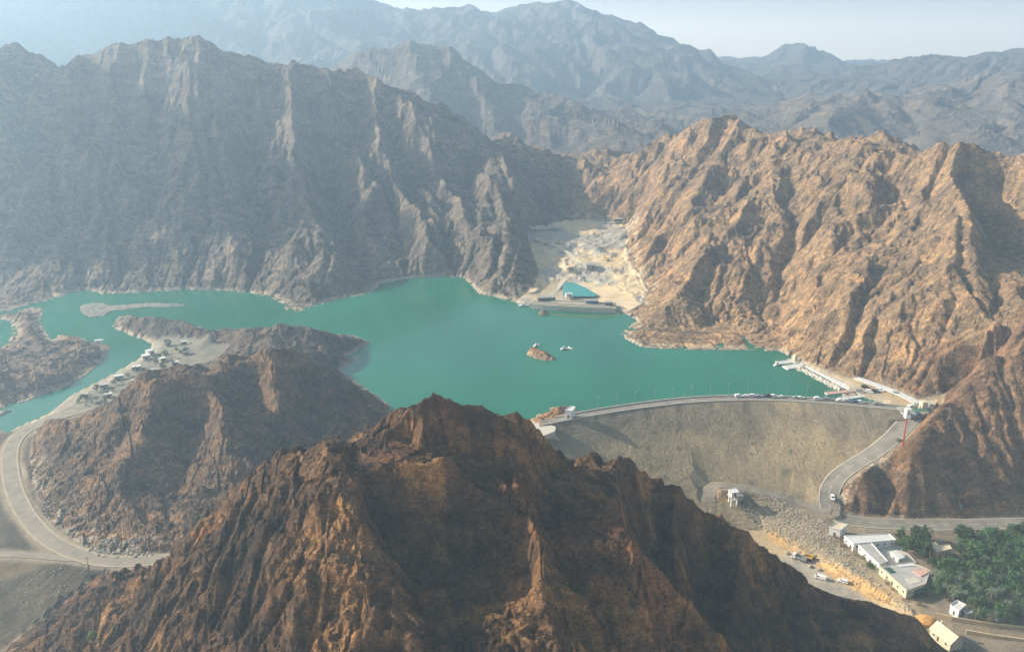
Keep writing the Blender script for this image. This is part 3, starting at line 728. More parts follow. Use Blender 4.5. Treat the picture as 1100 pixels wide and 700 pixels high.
# ------------------------------------------------------------------ water
def water_material():
    k = Nodes('lake_water'); p_ = k.pos()
    n = k.noise(k.stretch(p_, 1, .45, 1), .012, 4, .5)
    k.color(k.ramp(n, [(.3, (.002, .102, .056)), (.7, (.007, .165, .094))]))
    k.link(k.mapr(k.noise(k.stretch(p_, 1, .35, 1, R(20)), .02, 5, .6), .35, .65, .05, .20), k.b.inputs['Roughness']); k.b.inputs['IOR'].default_value = 1.33; k.b.inputs['Specular IOR Level'].default_value = .5
    k.bump(k.noise(k.stretch(p_, 1, .5, 1, R(20)), .8, 5, .6), .08, .4)
    return k.m
WATER_M = water_material()
def flat_poly(name, pl, z, mat):
    bm = bmesh.new(); f = bm.faces.new([bm.verts.new((a, b, z)) for a, b in pl]); bmesh.ops.triangulate(bm, faces=[f])
    bmesh.ops.recalc_face_normals(bm, faces=bm.faces)
    me = bpy.data.meshes.new(name); bm.to_mesh(me); bm.free()
    if me.polygons[0].normal.z < 0: me.flip_normals()
    return link_mesh(name, me, mat)
_up = [(x, float(crest_y(x)) + 3.0) for x in np.linspace(20, 236, 30)]
lk = flat_poly('lake', [(-900, 330), (-330, 330), (-225, 405), (-100, 425), (5, 432)] + _up + [(262, 462), (262, 560), (300, 680), (200, 700), (100, 760), (-900, 780)], 0.0, WATER_M)
tag(lk, 'wide turquoise reservoir lake held back by the dam', 'lake', None, 'structure')
POND_M = WATER_M.copy(); POND_M.name = 'pond_water'
for e_ in [n_ for n_ in POND_M.node_tree.nodes if n_.bl_idname == 'ShaderNodeValToRGB'][0].color_ramp.elements: e_.color = (.02, .25, .22, 1)
pw = np.array(pond_w); c_ = pw.mean(0)
pd = flat_poly('pond', [tuple(c_ + (q_ - c_) * 1.12) for q_ in pw], 3.2, POND_M)
tag(pd, 'small teal pond inside the pale quarry behind the causeway', 'pond', None, 'structure')
# ------------------------------------------------------------------ small mesh builder and plain materials
def plain(name, c, rough=.7, var=.12, scale=1.5, metal=0.0, spec=.3, bump=0.0):
    k = Nodes(name); n = k.noise(k.pos(), scale, 5, .6)
    a = tuple(max(0, v * (1 - var)) for v in c); b = tuple(min(1, v * (1 + var)) for v in c)
    k.color(k.ramp(n, [(.3, a), (.7, b)])); k.b.inputs['Roughness'].default_value = rough; k.b.inputs['Metallic'].default_value = metal; k.b.inputs['Specular IOR Level'].default_value = spec
    if bump: k.bump(k.noise(k.pos(), scale * 3, 5, .7), bump, .7)
    return k.m
M = dict(white=plain('white_paint', (.78, .77, .74), .5, .06), concrete=plain('pale_concrete', (.50, .46, .39), .85, .15, .5, bump=.1), cream=plain('cream_render', (.56, .48, .34), .8, .1, .6), tan=plain('tan_render', (.52, .40, .24), .8, .12, .6),
  grey_roof=plain('grey_roof', (.36, .35, .33), .7, .2, .35), white_roof=plain('white_roof', (.56, .56, .54), .6, .14, .4), pink_roof=plain('faded_pink_roof', (.52, .33, .26), .7, .15, .4), dark=plain('dark_opening', (.02, .02, .022), .4, .2), glass=plain('dark_glass', (.02, .025, .03), .08, .1, spec=.6),
  red=plain('red_steel', (.45, .07, .03), .5, .15, .8), black=plain('black_paint', (.02, .02, .022), .35, .1, spec=.5), silver=plain('silver_paint', (.42, .43, .45), .3, .05, metal=.5), blue=plain('blue_paint', (.05, .12, .25), .4, .1), rubber=plain('rubber', (.025, .025, .025), .9, .2), steel=plain('grey_steel', (.30, .31, .32), .5, .1, metal=.3),
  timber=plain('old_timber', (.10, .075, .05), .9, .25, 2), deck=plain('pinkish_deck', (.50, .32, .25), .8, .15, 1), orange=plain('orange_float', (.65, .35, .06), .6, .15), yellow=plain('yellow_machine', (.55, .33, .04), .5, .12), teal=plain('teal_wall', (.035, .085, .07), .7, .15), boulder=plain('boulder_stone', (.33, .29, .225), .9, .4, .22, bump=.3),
  asphalt=plain('worn_asphalt', (.195, .178, .150), .9, .3, .16, bump=.03), gravelroad=plain('dusty_road', (.235, .205, .160), .95, .2, .22, bump=.05), shoulder=plain('pale_dust', (.33, .275, .19), .95, .2, .3), line=plain('road_paint', (.62, .60, .54), .7, .15, 1), kerb=plain('kerb_concrete', (.48, .44, .36), .85, .15, .8), green_cloth=plain('green_canvas', (.05, .13, .10), .8, .15))
class MB:
    def __init__(s): s.bm = bmesh.new()
    def box(s, c, d, rz=0.0, taper=1.0, tilt=None):
        vs = bmesh.ops.create_cube(s.bm, size=1.0)['verts']
        for v in vs:
            k = taper if v.co.z > 0 else 1.0
            v.co = Vector((v.co.x * d[0] * k, v.co.y * d[1] * k, v.co.z * d[2]))
        mt = Matrix.Translation(c) @ Matrix.Rotation(rz, 4, 'Z')
        if tilt: mt = mt @ Matrix.Rotation(tilt[0], 4, tilt[1])
        bmesh.ops.transform(s.bm, matrix=mt, verts=vs); return s
    def rod(s, a, b, r0, r1=None, n=8):
        a, b = Vector(a), Vector(b); d = b - a; r1 = r0 if r1 is None else r1
        vs = bmesh.ops.create_cone(s.bm, cap_ends=True, segments=n, radius1=r0, radius2=max(r1, 1e-3), depth=d.length)['verts']
        bmesh.ops.transform(s.bm, matrix=Matrix.Translation((a + b) / 2) @ d.to_track_quat('Z', 'Y').to_matrix().to_4x4(), verts=vs); return s
    def prism(s, pl, z0, z1):
        b = [s.bm.verts.new((x, y, z0)) for x, y in pl]; t = [s.bm.verts.new((x, y, z1)) for x, y in pl]; n = len(pl)
        s.bm.faces.new(b[::-1]); s.bm.faces.new(t)
        for i in range(n): s.bm.faces.new((b[i], b[(i + 1) % n], t[(i + 1) % n], t[i]))
        return s
    def poly(s, vs): s.bm.faces.new([s.bm.verts.new(v) for v in vs]); return s
    def profile(s, pr, w, y0=0.0):                      # outline in x-z, extruded across y
        a = [s.bm.verts.new((x, y0 - w / 2, z)) for x, z in pr]; b = [s.bm.verts.new((x, y0 + w / 2, z)) for x, z in pr]; n = len(pr)
        s.bm.faces.new(a); s.bm.faces.new(b[::-1])
        for i in range(n): s.bm.faces.new((a[(i + 1) % n], a[i], b[i], b[(i + 1) % n]))
        return s
    def blob(s, c, r, squash=(1, 1, 1), sub=1, rough=.2):
        vs = bmesh.ops.create_icosphere(s.bm, subdivisions=sub, radius=1)['verts']
        for v in vs:
            k = 1 + random.uniform(-rough, rough); v.co = Vector((c[0] + v.co.x * r * squash[0] * k, c[1] + v.co.y * r * squash[1] * k, c[2] + v.co.z * r * squash[2] * k))
        return s
    def build(s, name, mat, parent=None, bevel=0.0, smooth=False):
        if bevel: bmesh.ops.bevel(s.bm, geom=s.bm.edges[:], offset=bevel, segments=2, affect='EDGES', clamp_overlap=True)
        bmesh.ops.recalc_face_normals(s.bm, faces=s.bm.faces)
        me = bpy.data.meshes.new(name); s.bm.to_mesh(me); s.bm.free()
        if smooth: me.polygons.foreach_set('use_smooth', [True] * len(me.polygons))
        return link_mesh(name, me, mat, parent)
def copy_tree(o, parent=None):
    c = o.copy(); COL.objects.link(c)
    if parent: c.parent = parent
    for ch in o.children: copy_tree(ch, c)
    return c

# height of what one stands on
def dam_z(x, y):
    if not 14 < x < 242: return -99
    t = float(crest_y(x)) - y
    if t > 3 and x > float(np.interp(DAM_Z - DAM_SLOPE * t, np.array(_re)[::-1, 2] - .5, np.array(_re)[::-1, 0])): return -99
    return -99 if t < -12 else DAM_Z if t < 0 else DAM_Z - DAM_SLOPE * t
_lr = np.log(RINGS)
def ground(x, y):
    r = math.hypot(x, y); a = math.atan2(x, y)
    i = min(max(int(np.searchsorted(RINGS, r)) - 1, 0), NR - 2); u = min(max((r - RINGS[i]) / (RINGS[i + 1] - RINGS[i]), 0), 1)
    f = (a - TH[0]) / (TH[1] - TH[0]); j = min(max(int(f), 0), NT - 2); v = min(max(f - j, 0), 1)
    z = (VZ[i, j] * (1 - v) + VZ[i, j + 1] * v) * (1 - u) + (VZ[i + 1, j] * (1 - v) + VZ[i + 1, j + 1] * v) * u
    return max(float(z), dam_z(x, y))
def hit(px, py, t0=150.0, water=True):                  # first ground the sight line meets
    x, y, w = ray(px, py); Y = t0
    while Y < 1500:
        z = CAMZ + w * Y / y; g = ground(x * Y / y, Y)
        if water: g = max(g, 0.0) if Y > 440 or x * Y / y < -20 else g
        if z <= g: break
        Y += .8
    return Vector((x * Y / y, Y, g))
def flatp(px, py, z): return Vector(P(px, py, z))

# ------------------------------------------------------------------ the dam
dam = tag(empty('dam', P(800, 470, -10)), 'long grey-brown gravel embankment dam with a road along its curved crest', 'dam')
DO = dam.location.copy()
xs = np.arange(15.0, 241.0, .75); tv = np.concatenate([[-26, -8.2, -7.6], np.arange(0, 84, .75)])
XX, TV = np.meshgrid(xs, tv, indexing='ij'); YY = crest_y(XX) - TV
# a smooth curve instead of straight pieces
yc_s = np.convolve(np.pad(crest_y(xs), 14, mode='reflect', reflect_type='odd'), np.ones(29) / 29, mode='valid')
YY = yc_s[:, None] - TV
ZZ = np.where(TV <= -8, DAM_Z - .35 + (TV + 7.6) * .5, np.where(TV < 0, DAM_Z - .12, DAM_Z - .12 - DAM_SLOPE * TV))
body = sstep(1, 5, TV)
xf, tf = XX.astype(np.float32), TV.astype(np.float32)
ZZ = ZZ + body * (.14 * fbm(xf, tf, 9, 3, 601) + .10 * ridged(xf, tf, 2.6, 2, 602) + .25 * fbm(xf, tf, 40, 2, 603))
ZZ = np.minimum(ZZ, np.where(TV < 1, 99, DAM_Z - .3 - DAM_SLOPE * TV + .45))
col = np.zeros(XX.shape + (3,), np.float32) + C(.305, .243, .150)
def cb(c, w):
    global col
    col = col * (1 - w[..., None]) + c * w[..., None]
cb(C(.21, .18, .13), sstep(26, 6, TV + 9 * fbm(xf, tf, 30, 3, 604)) * .85)
cb(C(.39, .30, .175), sstep(.1, .5, fbm(xf, tf * .6, 45, 4, 605)) * .6)
cb(C(.10, .09, .07), sstep(.15, .5, fbm(xf * 2.4, tf * .35, 16, 3, 606)) * sstep(16, 2, TV) * .6)
cb(C(.12, .10, .075), sstep(.5, .75, fbm(xf, tf, 6, 2, 607)) * .5)
_ro = np.array(_re)
def face_end(t): return np.interp(DAM_Z - DAM_SLOPE * np.maximum(t, 0), _ro[::-1, 2] - .5, _ro[::-1, 0])    # the road that bounds the face on the right
ZZ = ZZ - 7 * sstep(0, 3, XX - face_end(TV))
for l_, w_ in ((ROADC[0][0], ROADC[0][1]), (ROADC[1][0][:-7], ROADC[1][1])):      # the roads are cut into the foot of the face
    d_, z_ = road_dist(l_[::2], xf, YY.astype(np.float32)); k_ = TV > 6
    ZZ = np.where(k_, np.minimum(ZZ, np.maximum(z_ - .3 + np.maximum(0, d_ - w_ / 2 - .7) * .62, ZZ - 3.2)), ZZ)
nX, nT = XX.shape; ii_ = np.arange(nX - 1)[:, None] * nT + np.arange(nT - 1)[None, :]
qd = np.stack([ii_, ii_ + 1, ii_ + nT + 1, ii_ + nT], -1).reshape(-1, 4)
em = link_mesh('embankment', np_mesh('embankment', np.stack([XX - DO.x, YY - DO.y, ZZ - DO.z], -1).reshape(-1, 3), qd, col.reshape(-1, 3)), SOIL_M, dam)
def crest_pt(x, t=0.0, z=0.0): return Vector((x, float(np.interp(x, xs, yc_s)) - t, DAM_Z + z))
def strip_along(name, f, xa, xb, t0, t1, z0, z1, mat, parent=None, origin=Vector((0, 0, 0)), step=3.0):
    mb = MB(); n = int((xb - xa) / step); last = None
    for i in range(n + 1):
        x = xa + (xb - xa) * i / n
        ring = [mb.bm.verts.new(f(x, t, z) - origin) for t, z in ((t0, z0), (t0, z1), (t1, z1), (t1, z0))]
        if last:
            for k in range(4): mb.bm.faces.new((last[k], last[(k + 1) % 4], ring[(k + 1) % 4], ring[k]))
        last = ring
    return mb.build(name, mat, parent)
strip_along('crest_road', crest_pt, 20, 233, -6.6, -.9, -.5, .02, M['asphalt'], dam, DO)
strip_along('parapet', crest_pt, 18, 232, -.75, -.1, -.5, .45, M['kerb'], dam, DO)
strip_along('parapet', crest_pt, 24, 226, -7.5, -6.9, -.5, .75, M['kerb'], dam, DO)
strip_along('centre_line', crest_pt, 22, 232, -3.82, -3.68, -.1, .026, M['line'], dam, DO)

# ------------------------------------------------------------------ roads
def road_mesh(name, l, off0, off1, dz, mat, thick=.6, dash=None):
    mb = MB(); last = None; n = len(l); run = 0.0
    for i in range(n):
        t_ = l[min(i + 1, n - 1)] - l[max(i - 1, 0)]; d_ = np.hypot(t_[0], t_[1]); nx, ny = -t_[1] / d_, t_[0] / d_
        if i: run += np.hypot(*(l[i] - l[i - 1])[:2])
        ring = [mb.bm.verts.new((l[i][0] + nx * o, l[i][1] + ny * o, l[i][2] + z)) for o, z in ((off0 + .15, dz - thick), (off0, dz), (off1, dz), (off1 - .15, dz - thick))]
        if last and not (dash and (run % (dash * 2)) > dash):
            for k in range(4): mb.bm.faces.new((last[k], last[(k + 1) % 4], ring[(k + 1) % 4], ring[k]))
        last = ring
    return mb.build(name, mat)
for (l, w_), (nm, mt, lab) in zip(ROADC, [('road', 'asphalt', 'grey two-lane road winding down past the dam and along the valley floor'), ('service_road', 'gravelroad', 'narrow grey service road along the toe of the dam'),
      ('gravel_road', 'gravelroad', 'wide dusty road curving round the rock hill at the left'), ('track', 'gravelroad', 'pale dirt track joining the curving road from the left edge'), ('track', 'gravelroad', 'narrow dirt track between the rock hill and the small houses')]):
    tag(road_mesh(nm, l, -w_ / 2, w_ / 2, 0.0, M[mt]), lab, 'road', None, 'structure')
RM = ROADC[0][0]
tag(road_mesh('kerb', RM[:int(len(RM) * .62)], -5.1, -4.6, .14, M['kerb']), 'pale kerb along the outer edge of the road beside the dam', 'kerb', None, 'structure')
tag(road_mesh('kerb', RM, 4.6, 4.95, .12, M['kerb']), 'pale kerb along the hill side of the road beside the knoll', 'kerb', None, 'structure')
mk = road_mesh('road_markings', RM, -.09, .09, .005, M['line'], .003, 3.0)
tag(mk, 'faded dashed white centre line of the road below the dam', 'road markings', None, 'structure')
for o_, lab_ in ((-4.0, 'pale dusty shoulder on the outer side of the curving left road'), (3.0, 'pale dusty shoulder on the hill side of the curving left road')):
    tag(road_mesh('road_shoulder', ROADC[2][0], o_, o_ + 1.0, .006, M['shoulder'], .003), lab_, 'road shoulder', None, 'structure')
# the paved junction and promenade at the right end of the dam
def sheet(name, px, z, mat, lab, cat, thick=.5, kind='structure'):
    pl = [P(a, b, z)[:2] for a, b in px]; mb = MB().prism(pl, z - thick, z)
    return tag(mb.build(name, mat), lab, cat, None, kind)
sheet('parking_ground', [(962,437),(985,433),(1002,429),(1008,433),(1003,441),(988,446),(977,447.5),(969,443)], 4.06, plain('pale_paving', (.36, .34, .30), .85, .2, .2), 'pale paved junction and parking area at the right end of the dam', 'parking area', 1.0)
road_mesh('promenade', densify(ptz([(919,405.5,2.6),(940,413,3.2),(960,420.5,3.8),(975,427,4.2),(986,433,4.3)])), -2.6, 2.6, .25, M['white_roof'])
tag(bpy.data.objects['promenade'], 'white paved promenade sloping down to the floating docks', 'promenade', None, 'structure')
print('dam', round(time.time() - T0, 1))
# ------------------------------------------------------------------ trees and shrubs: leaf-sized faces spread over limbs
def leaf_material(name, a, b):
    k = Nodes(name); n = k.noise(k.pos(), .8, 4, .6); o = k.add('ShaderNodeObjectInfo').outputs['Random']
    c = k.ramp(n, [(.3, a), (.7, b)])
    hs = k.add('ShaderNodeHueSaturation'); k.link(c, hs.inputs['Color']); k.link(k.mapr(o, 0, 1, .5, 1.65), hs.inputs['Value']); k.link(k.mapr(o, 0, 1, .465, .52), hs.inputs['Hue'])
    k.color(hs.outputs[0]); k.b.inputs['Roughness'].default_value = .75
    return k.m
LEAF = leaf_material('dark_leaves', (.032, .072, .022), (.062, .125, .034)); PALMLEAF = leaf_material('palm_fronds', (.075, .105, .062), (.115, .145, .085))
BRIGHT = leaf_material('fresh_leaves', (.10, .19, .03), (.17, .28, .05)); DRY = leaf_material('dry_twigs', (.15, .115, .06), (.22, .17, .09))
BARK = plain('bark', (.12, .09, .065), .95, .3, 3)
def leaves_mesh(name, centres, per, size, mat):
    rg = np.random.default_rng(len(centres) * 7 + per)
    V = []
    for c, r in centres:
        d = rg.normal(size=(per, 3)); d /= np.linalg.norm(d, axis=1)[:, None]
        p = np.array(c) + d * r * rg.uniform(.55, 1.05, (per, 1)) * np.array([1, 1, .75])
        a = rg.normal(size=(per, 3)); a -= d * (a * d).sum(1)[:, None] * .6; a /= np.linalg.norm(a, axis=1)[:, None]
        b = np.cross(a, d + rg.normal(size=(per, 3)) * .5); b /= np.linalg.norm(b, axis=1)[:, None] + 1e-6
        s_ = size * rg.uniform(.6, 1.3, (per, 1))
        V.append(np.stack([p - a * s_, p - b * s_ * .55, p + a * s_, p + b * s_ * .55], 1))
    V = np.concatenate(V).reshape(-1, 3)
    me = np_mesh(name, V, np.arange(len(V)).reshape(-1, 4)); me.materials.append(mat); return me
def make_tree(h, r, seed, mat, n=26, per=42, size=.30):
    rg = random.Random(seed); root = empty('tree'); mb = MB(); cs = []
    th = h * .38; mb.rod((0, 0, -.4), (rg.uniform(-.2, .2), rg.uniform(-.2, .2), th), .22, .13)
    for i in range(n):
        a = rg.uniform(0, 6.28); q_ = rg.random() ** .6; zz = rg.uniform(.34, 1.0)
        rad = r * q_ * (1 - .55 * abs(zz - .58) / .42); c = (math.cos(a) * rad, math.sin(a) * rad, h * zz)
        cs.append((c, rg.uniform(.55, 1.05) * r * .33))
        if i < 9: mb.rod((0, 0, th * rg.uniform(.7, 1)), (c[0] * .8, c[1] * .8, c[2]), .09, .03, 5)
    mb.build('trunk', BARK, root); c = link_mesh('crown', leaves_mesh('crown', cs, per, size, mat)); c.parent = root
    return root
def make_palm(h, seed):
    rg = random.Random(seed); root = empty('palm_tree'); mb = MB(); mb.rod((0, 0, -.4), (.15, .1, h), .24, .17); mb.build('trunk', BARK, root)
    V = []
    for i in range(30):
        a = i * 2.4 + rg.uniform(-.2, .2); up = rg.uniform(-.45, 1.1); L = rg.uniform(2.2, 3.0); n = 9; prev = None
        for k in range(n):
            t = k / (n - 1); x = L * t * math.cos(up * .7); z = h + L * t * math.sin(up) - 1.5 * t * t
            p = Vector((math.cos(a) * x + .15, math.sin(a) * x + .1, z)); side = Vector((-math.sin(a), math.cos(a), 0))
            if prev is not None:
                for sgn in (-1, 1):
                    for e in (.25, .75):
                        q = prev.lerp(p, e); tip = q + side * sgn * (.62 * (1 - .6 * t)) + (p - prev) * 1.1 + Vector((0, 0, -.22)); V += [q, q + (p - prev) * .22, tip, tip - (p - prev) * .1]
            prev = p
    V = np.array([tuple(v) for v in V]); me = np_mesh('crown', V, np.arange(len(V)).reshape(-1, 4)); me.materials.append(PALMLEAF); link_mesh('crown', me).parent = root
    return root
def make_shrub(name, r, h, seed, mat, n=7, per=30, size=.16):
    rg = random.Random(seed); cs = [((rg.uniform(-1, 1) * r * .6, rg.uniform(-1, 1) * r * .6, h * rg.uniform(.3, .75)), r * rg.uniform(.35, .55)) for _ in range(n)]
    root = empty(name); mb = MB()
    for c, _ in cs: mb.rod((c[0] * .1, c[1] * .1, -.3), c, .05, .015, 5)
    mb.build('stem', BARK, root); link_mesh('foliage', leaves_mesh('foliage', cs, per, size, mat)).parent = root
    return root
def plant(proto, used, p, s, label, cat, group):
    o = proto if proto.name not in used else copy_tree(proto)
    used.add(o.name); o.location = p; o.rotation_euler.z = random.uniform(0, 6.28); o.scale = (s * random.uniform(.92, 1.1), s * random.uniform(.92, 1.1), s * random.uniform(.9, 1.15))
    return tag(o, label, cat, group)
def inside(pl, x, y):
    r_ = False
    for i in range(len(pl)):
        (xa, ya), (xb, yb) = pl[i][:2], pl[i - 1][:2]
        if (ya > y) != (yb > y) and x < xa + (y - ya) / (yb - ya) * (xb - xa): r_ = not r_
    return r_
orch = [P(a, b, -31)[:2] for a, b in [(964,576),(985,578),(1010,578),(1060,577.5),(1110,577),(1170,576),(1190,600),(1190,680),(1120,668),(1085,668),(1042,664),(1036,655),(1020,648),(1006,640),(1003,618),(1000,606),(985,600),(975,596),(966,585)]]
keep_out = [[P(a, b, -31)[:2] for a, b in q_] for q_ in ([(992,577),(1028,577),(1032,612),(994,612)], [(1015,645),(1046,645),(1046,668),(1015,668)])]
protos = [make_tree(6.8, 3.6, 1, LEAF), make_tree(5.6, 3.2, 2, LEAF), make_tree(7.6, 3.3, 3, LEAF), make_palm(5.5, 4), make_palm(7.0, 5)]
used = set(); got = []
xs_, ys_ = [q_[0] for q_ in orch], [q_[1] for q_ in orch]
rg = random.Random(5)
for _ in range(6000):
    x, y = rg.uniform(min(xs_), max(xs_)), rg.uniform(min(ys_), max(ys_))
    if not inside(orch, x, y) or any(inside(k_, x, y) for k_ in keep_out): continue
    if any((x - a) ** 2 + (y - b) ** 2 < 3.3 ** 2 for a, b in got): continue
    got.append((x, y))
    palm = rg.random() < (.55 if y < 335 and x > 150 else .12)
    pr = protos[rg.choice((3, 4))] if palm else protos[rg.choice((0, 0, 1, 2))]
    z = ground(x, y)
    if palm: plant(pr, used, (x, y, z), rg.uniform(.85, 1.15), 'grey-green date palm growing in the walled orchard below the dam', 'palm tree', 'date palms in the orchard')
    else: plant(pr, used, (x, y, z), rg.uniform(.8, 1.3), 'dense dark green broadleaf tree growing in the orchard below the dam', 'tree', 'broadleaf trees in the orchard')
for q_ in protos:
    if q_.name not in used:
        for ch in list(q_.children): bpy.data.objects.remove(ch)
        bpy.data.objects.remove(q_)
print('orchard', len(got), round(time.time() - T0, 1))
# delta: small trees and bushes among the houses
u2 = set(); dt = make_tree(3.6, 2.2, 21, LEAF, 14, 30, .28); ds = make_shrub('bush', 1.5, 1.6, 22, LEAF)
for a, b in [(181,371),(177,381),(172,387),(179,384),(190,377),(196,381),(199,380),(168,391),(186,393),(176,397),(104,420),(116,426),(107,436),(104,430),(113,434),(90,428),(86,431),(146,400),(124,413),(160,405)]:
    plant(dt, u2, flatp(a, b, ground(*flatp(a, b, 3)[:2])), rg.uniform(.7, 1.25), 'small round green tree among the white houses on the lake shore', 'tree', 'small trees among the shore houses')
for a, b in [(160,389),(166,384),(174,391),(184,388),(192,386),(201,376),(205,370),(150,395),(137,404),(130,410),(140,412),(98,433),(92,436),(83,433),(120,420),(97,425),(155,398),(170,401),(180,404),(195,371),(211,368),(143,407)]:
    plant(ds, u2, flatp(a, b, ground(*flatp(a, b, 3)[:2])), rg.uniform(.7, 1.3), 'low dark bush on the pale gravel shore near the white houses', 'bush', 'bushes on the gravel shore')
# shrubs on the rip-rap bank and beside the buildings
u3 = set(); sb = make_shrub('dry_shrub', 2.0, 1.7, 31, DRY); sg = make_shrub('green_shrub', 2.0, 2.0, 32, LEAF, 9, 40, .2)
for a, b, s in [(902,583,1.4),(908,586,1.3),(914,590,1.3),(905,588,1.0),(918,596,1.2),(924,600,1.1),(929,606,1.0),(953,627,1.0),(960,634,.9),(912,582,1.0),(900,578,.9),(896,574,.8),(968,645,.9),(985,650,1.0)]:
    plant(sb, u3, hit(a, b), s, 'dry brown shrub on the bank beside the long grey-roofed building', 'shrub', 'dry shrubs on the bank')
for a, b, s in [(934,609,1.3),(940,611,1.3),(937,606,1.0),(956,626,1.1),(962,629,.9),(930,600,.8)]:
    plant(sg, u3, hit(a, b), s, 'dark green shrub at the foot of the long grey-roofed building', 'shrub', 'green shrubs along the building')
bz = make_shrub('bush', 1.25, 1.5, 41, BRIGHT, 9, 60, .13)
plant(bz, set(), hit(99, 685), 1.5, 'lone bright green bush on the orange slope at the lower left', 'bush', None)
bz2 = make_shrub('bush', .7, .7, 42, BRIGHT, 4, 40, .1)
plant(bz2, set(), hit(121, 676), .9, 'tiny yellow-green tuft on the rock uphill of the bright bush', 'bush', None)
cr = make_shrub('bush', 1.8, 1.9, 43, LEAF, 8, 36, .2)
plant(cr, set(), hit(966.5, 475), 1.0, 'dark bush beside the foot of the red mast', 'bush', None)
# ------------------------------------------------------------------ vehicles
def wheels(root, xs_, w, r):
    for sx in xs_:
        for sy in (-1, 1):
            mb = MB().rod((sx, sy * (w / 2 - .12), r), (sx, sy * (w / 2 + .05), r), r, r, 12); o = mb.build('wheel', M['rubber'], root)
            MB().rod((sx, sy * (w / 2 + .04), r), (sx, sy * (w / 2 + .07), r), r * .55, r * .55, 10).build('rim', M['silver'], o)
def make_car(paint, kind='car'):
    root = empty('parked_car'); w = 1.85
    if kind == 'suv':
        pr = [(-2.35, .45), (-2.38, 1.05), (-2.25, 1.12), (-2.1, 1.78), (.5, 1.82), (1.2, 1.15), (2.25, 1.02), (2.4, .75), (2.35, .45)]; gl = [(-2.02, 1.15), (-1.95, 1.66), (.42, 1.70), (.98, 1.16)]
    elif kind == 'van':
        pr = [(-2.6, .45), (-2.65, 2.05), (1.3, 2.1), (2.0, 1.25), (2.55, 1.1), (2.6, .45)]; gl = [(.35, 1.3), (.35, 1.9), (1.25, 1.92), (1.85, 1.3)]
    else:
        pr = [(-2.2, .42), (-2.25, .9), (-1.75, 1.0), (-1.1, 1.45), (.3, 1.48), (1.05, .98), (2.1, .85), (2.25, .6), (2.2, .42)]; gl = [(-1.55, 1.0), (-1.05, 1.36), (.25, 1.39), (.85, 1.0)]
    MB().profile(pr, w).build('body', M[paint], root, .06)
    MB().profile(gl, w + .02).build('side_window', M['glass'], root)
    f = [(p_[0] + .07, p_[1]) for p_ in pr]
    mb = MB(); x0, z0 = gl[-1]; x1, z1 = gl[-2]; mb.poly([(x0 + .24, -.75, z0 + .02), (x0 + .24, .75, z0 + .02), (x1 + .14, .68, z1 + .08), (x1 + .14, -.68, z1 + .08)]); mb.build('windscreen', M['glass'], root)
    for sy in (-.62, .62):
        MB().box((pr[-2][0] + .0, sy, pr[-2][1] + .08), (.08, .34, .14)).build('headlight', M['white'], root)
    wheels(root, (-1.4, 1.4), w, .34)
    return root
CARS = {}
def car(p, rz, paint, kind, label, group=None, cat='car', name='parked_car'):
    k = (paint, kind)
    o = copy_tree(CARS[k]) if k in CARS else CARS.setdefault(k, make_car(paint, kind))
    o.name = name; o.location = p; o.rotation_euler = (0, 0, rz); return tag(o, label, cat, group)
def crest_rz(x): a, b = crest_pt(x - 2), crest_pt(x + 2); return math.atan2(b.y - a.y, b.x - a.x)
def crest_x(px): return P(px, 433, 4)[0]
cw = 'white car parked in the line along the dam crest road'; cg = 'silver car parked in the line along the dam crest road'
for px, pt, kd in [(798,'white','suv'),(805,'white','car'),(811,'white','suv'),(820,'silver','car'),(829,'black','suv'),(836,'white','suv'),(843,'white','car'),(860,'silver','car'),(864,'white','car'),(882,'white','suv'),(889,'silver','suv'),(904,'white','car'),(911,'silver','car'),(919,'blue','suv'),(924,'white','suv'),(940,'silver','car')]:
    x = crest_x(px)
    lab = {'white': cw, 'silver': cg, 'black': 'only black car among the cars parked on the dam crest', 'blue': 'dark blue car near the right end of the dam crest cars'}[pt]
    car(crest_pt(x, -5.6, .03), crest_rz(x) + (math.pi if px % 2 else 0), pt, kd, lab, 'cars parked along the dam crest')
def road_pt(l, px, py, off=0.0):                       # nearest point of a road to a pixel, with its heading
    h_ = hit(px, py); l = np.array(l); i = int(np.argmin(np.hypot(l[:, 0] - h_.x, l[:, 1] - h_.y))); i = min(max(i, 1), len(l) - 2); t_ = l[i + 1] - l[i - 1]; n_ = np.hypot(t_[0], t_[1])
    return Vector((l[i][0] - t_[1] / n_ * off, l[i][1] + t_[0] / n_ * off, l[i][2] + .01)), math.atan2(t_[1], t_[0])
p_, a_ = road_pt(RM, 888, 535, 1.8); car(p_, a_, 'white', 'suv', 'white car driving round the road bend below the dam', name='driving_car')
jz = 4.08
for px, py, rz_, pt, kd, lab in [(975.5,446,.4,'black','suv','black car parked right beside the white sign of the red mast'),(979,437,.1,'white','car','white car on the paved junction at the end of the dam'),(986,446,.5,'blue','car','dark blue car parked below the green canopy at the junction'),(992,436.5,.2,'silver','suv','silver car stopped near the cream gatehouse')]:
    car(flatp(px, py, jz), rz_, pt, kd, lab)
for px, py, pt in [(926,404,'silver'),(931,404.5,'black'),(936,408,'white'),(942,411,'black'),(946,414,'white'),(964,419,'silver')]:
    h_ = flatp(px, py, 0); h_ = Vector((h_.x, h_.y, 0)); g_ = ground(h_.x, h_.y); q_ = flatp(px, py, g_); car(Vector((q_.x, q_.y, ground(q_.x, q_.y) + .02)), -.6, pt, 'suv',
      {'silver': 'silver car parked at the top of the white promenade', 'black': 'black car parked at the foot of the slope beside the white promenade', 'white': 'white car parked at the foot of the slope beside the white promenade'}[pt], 'cars parked beside the promenade')
car(hit(881, 622), 2.6, 'white', 'van', 'white van standing on the pale wadi floor', name='van', cat='van')
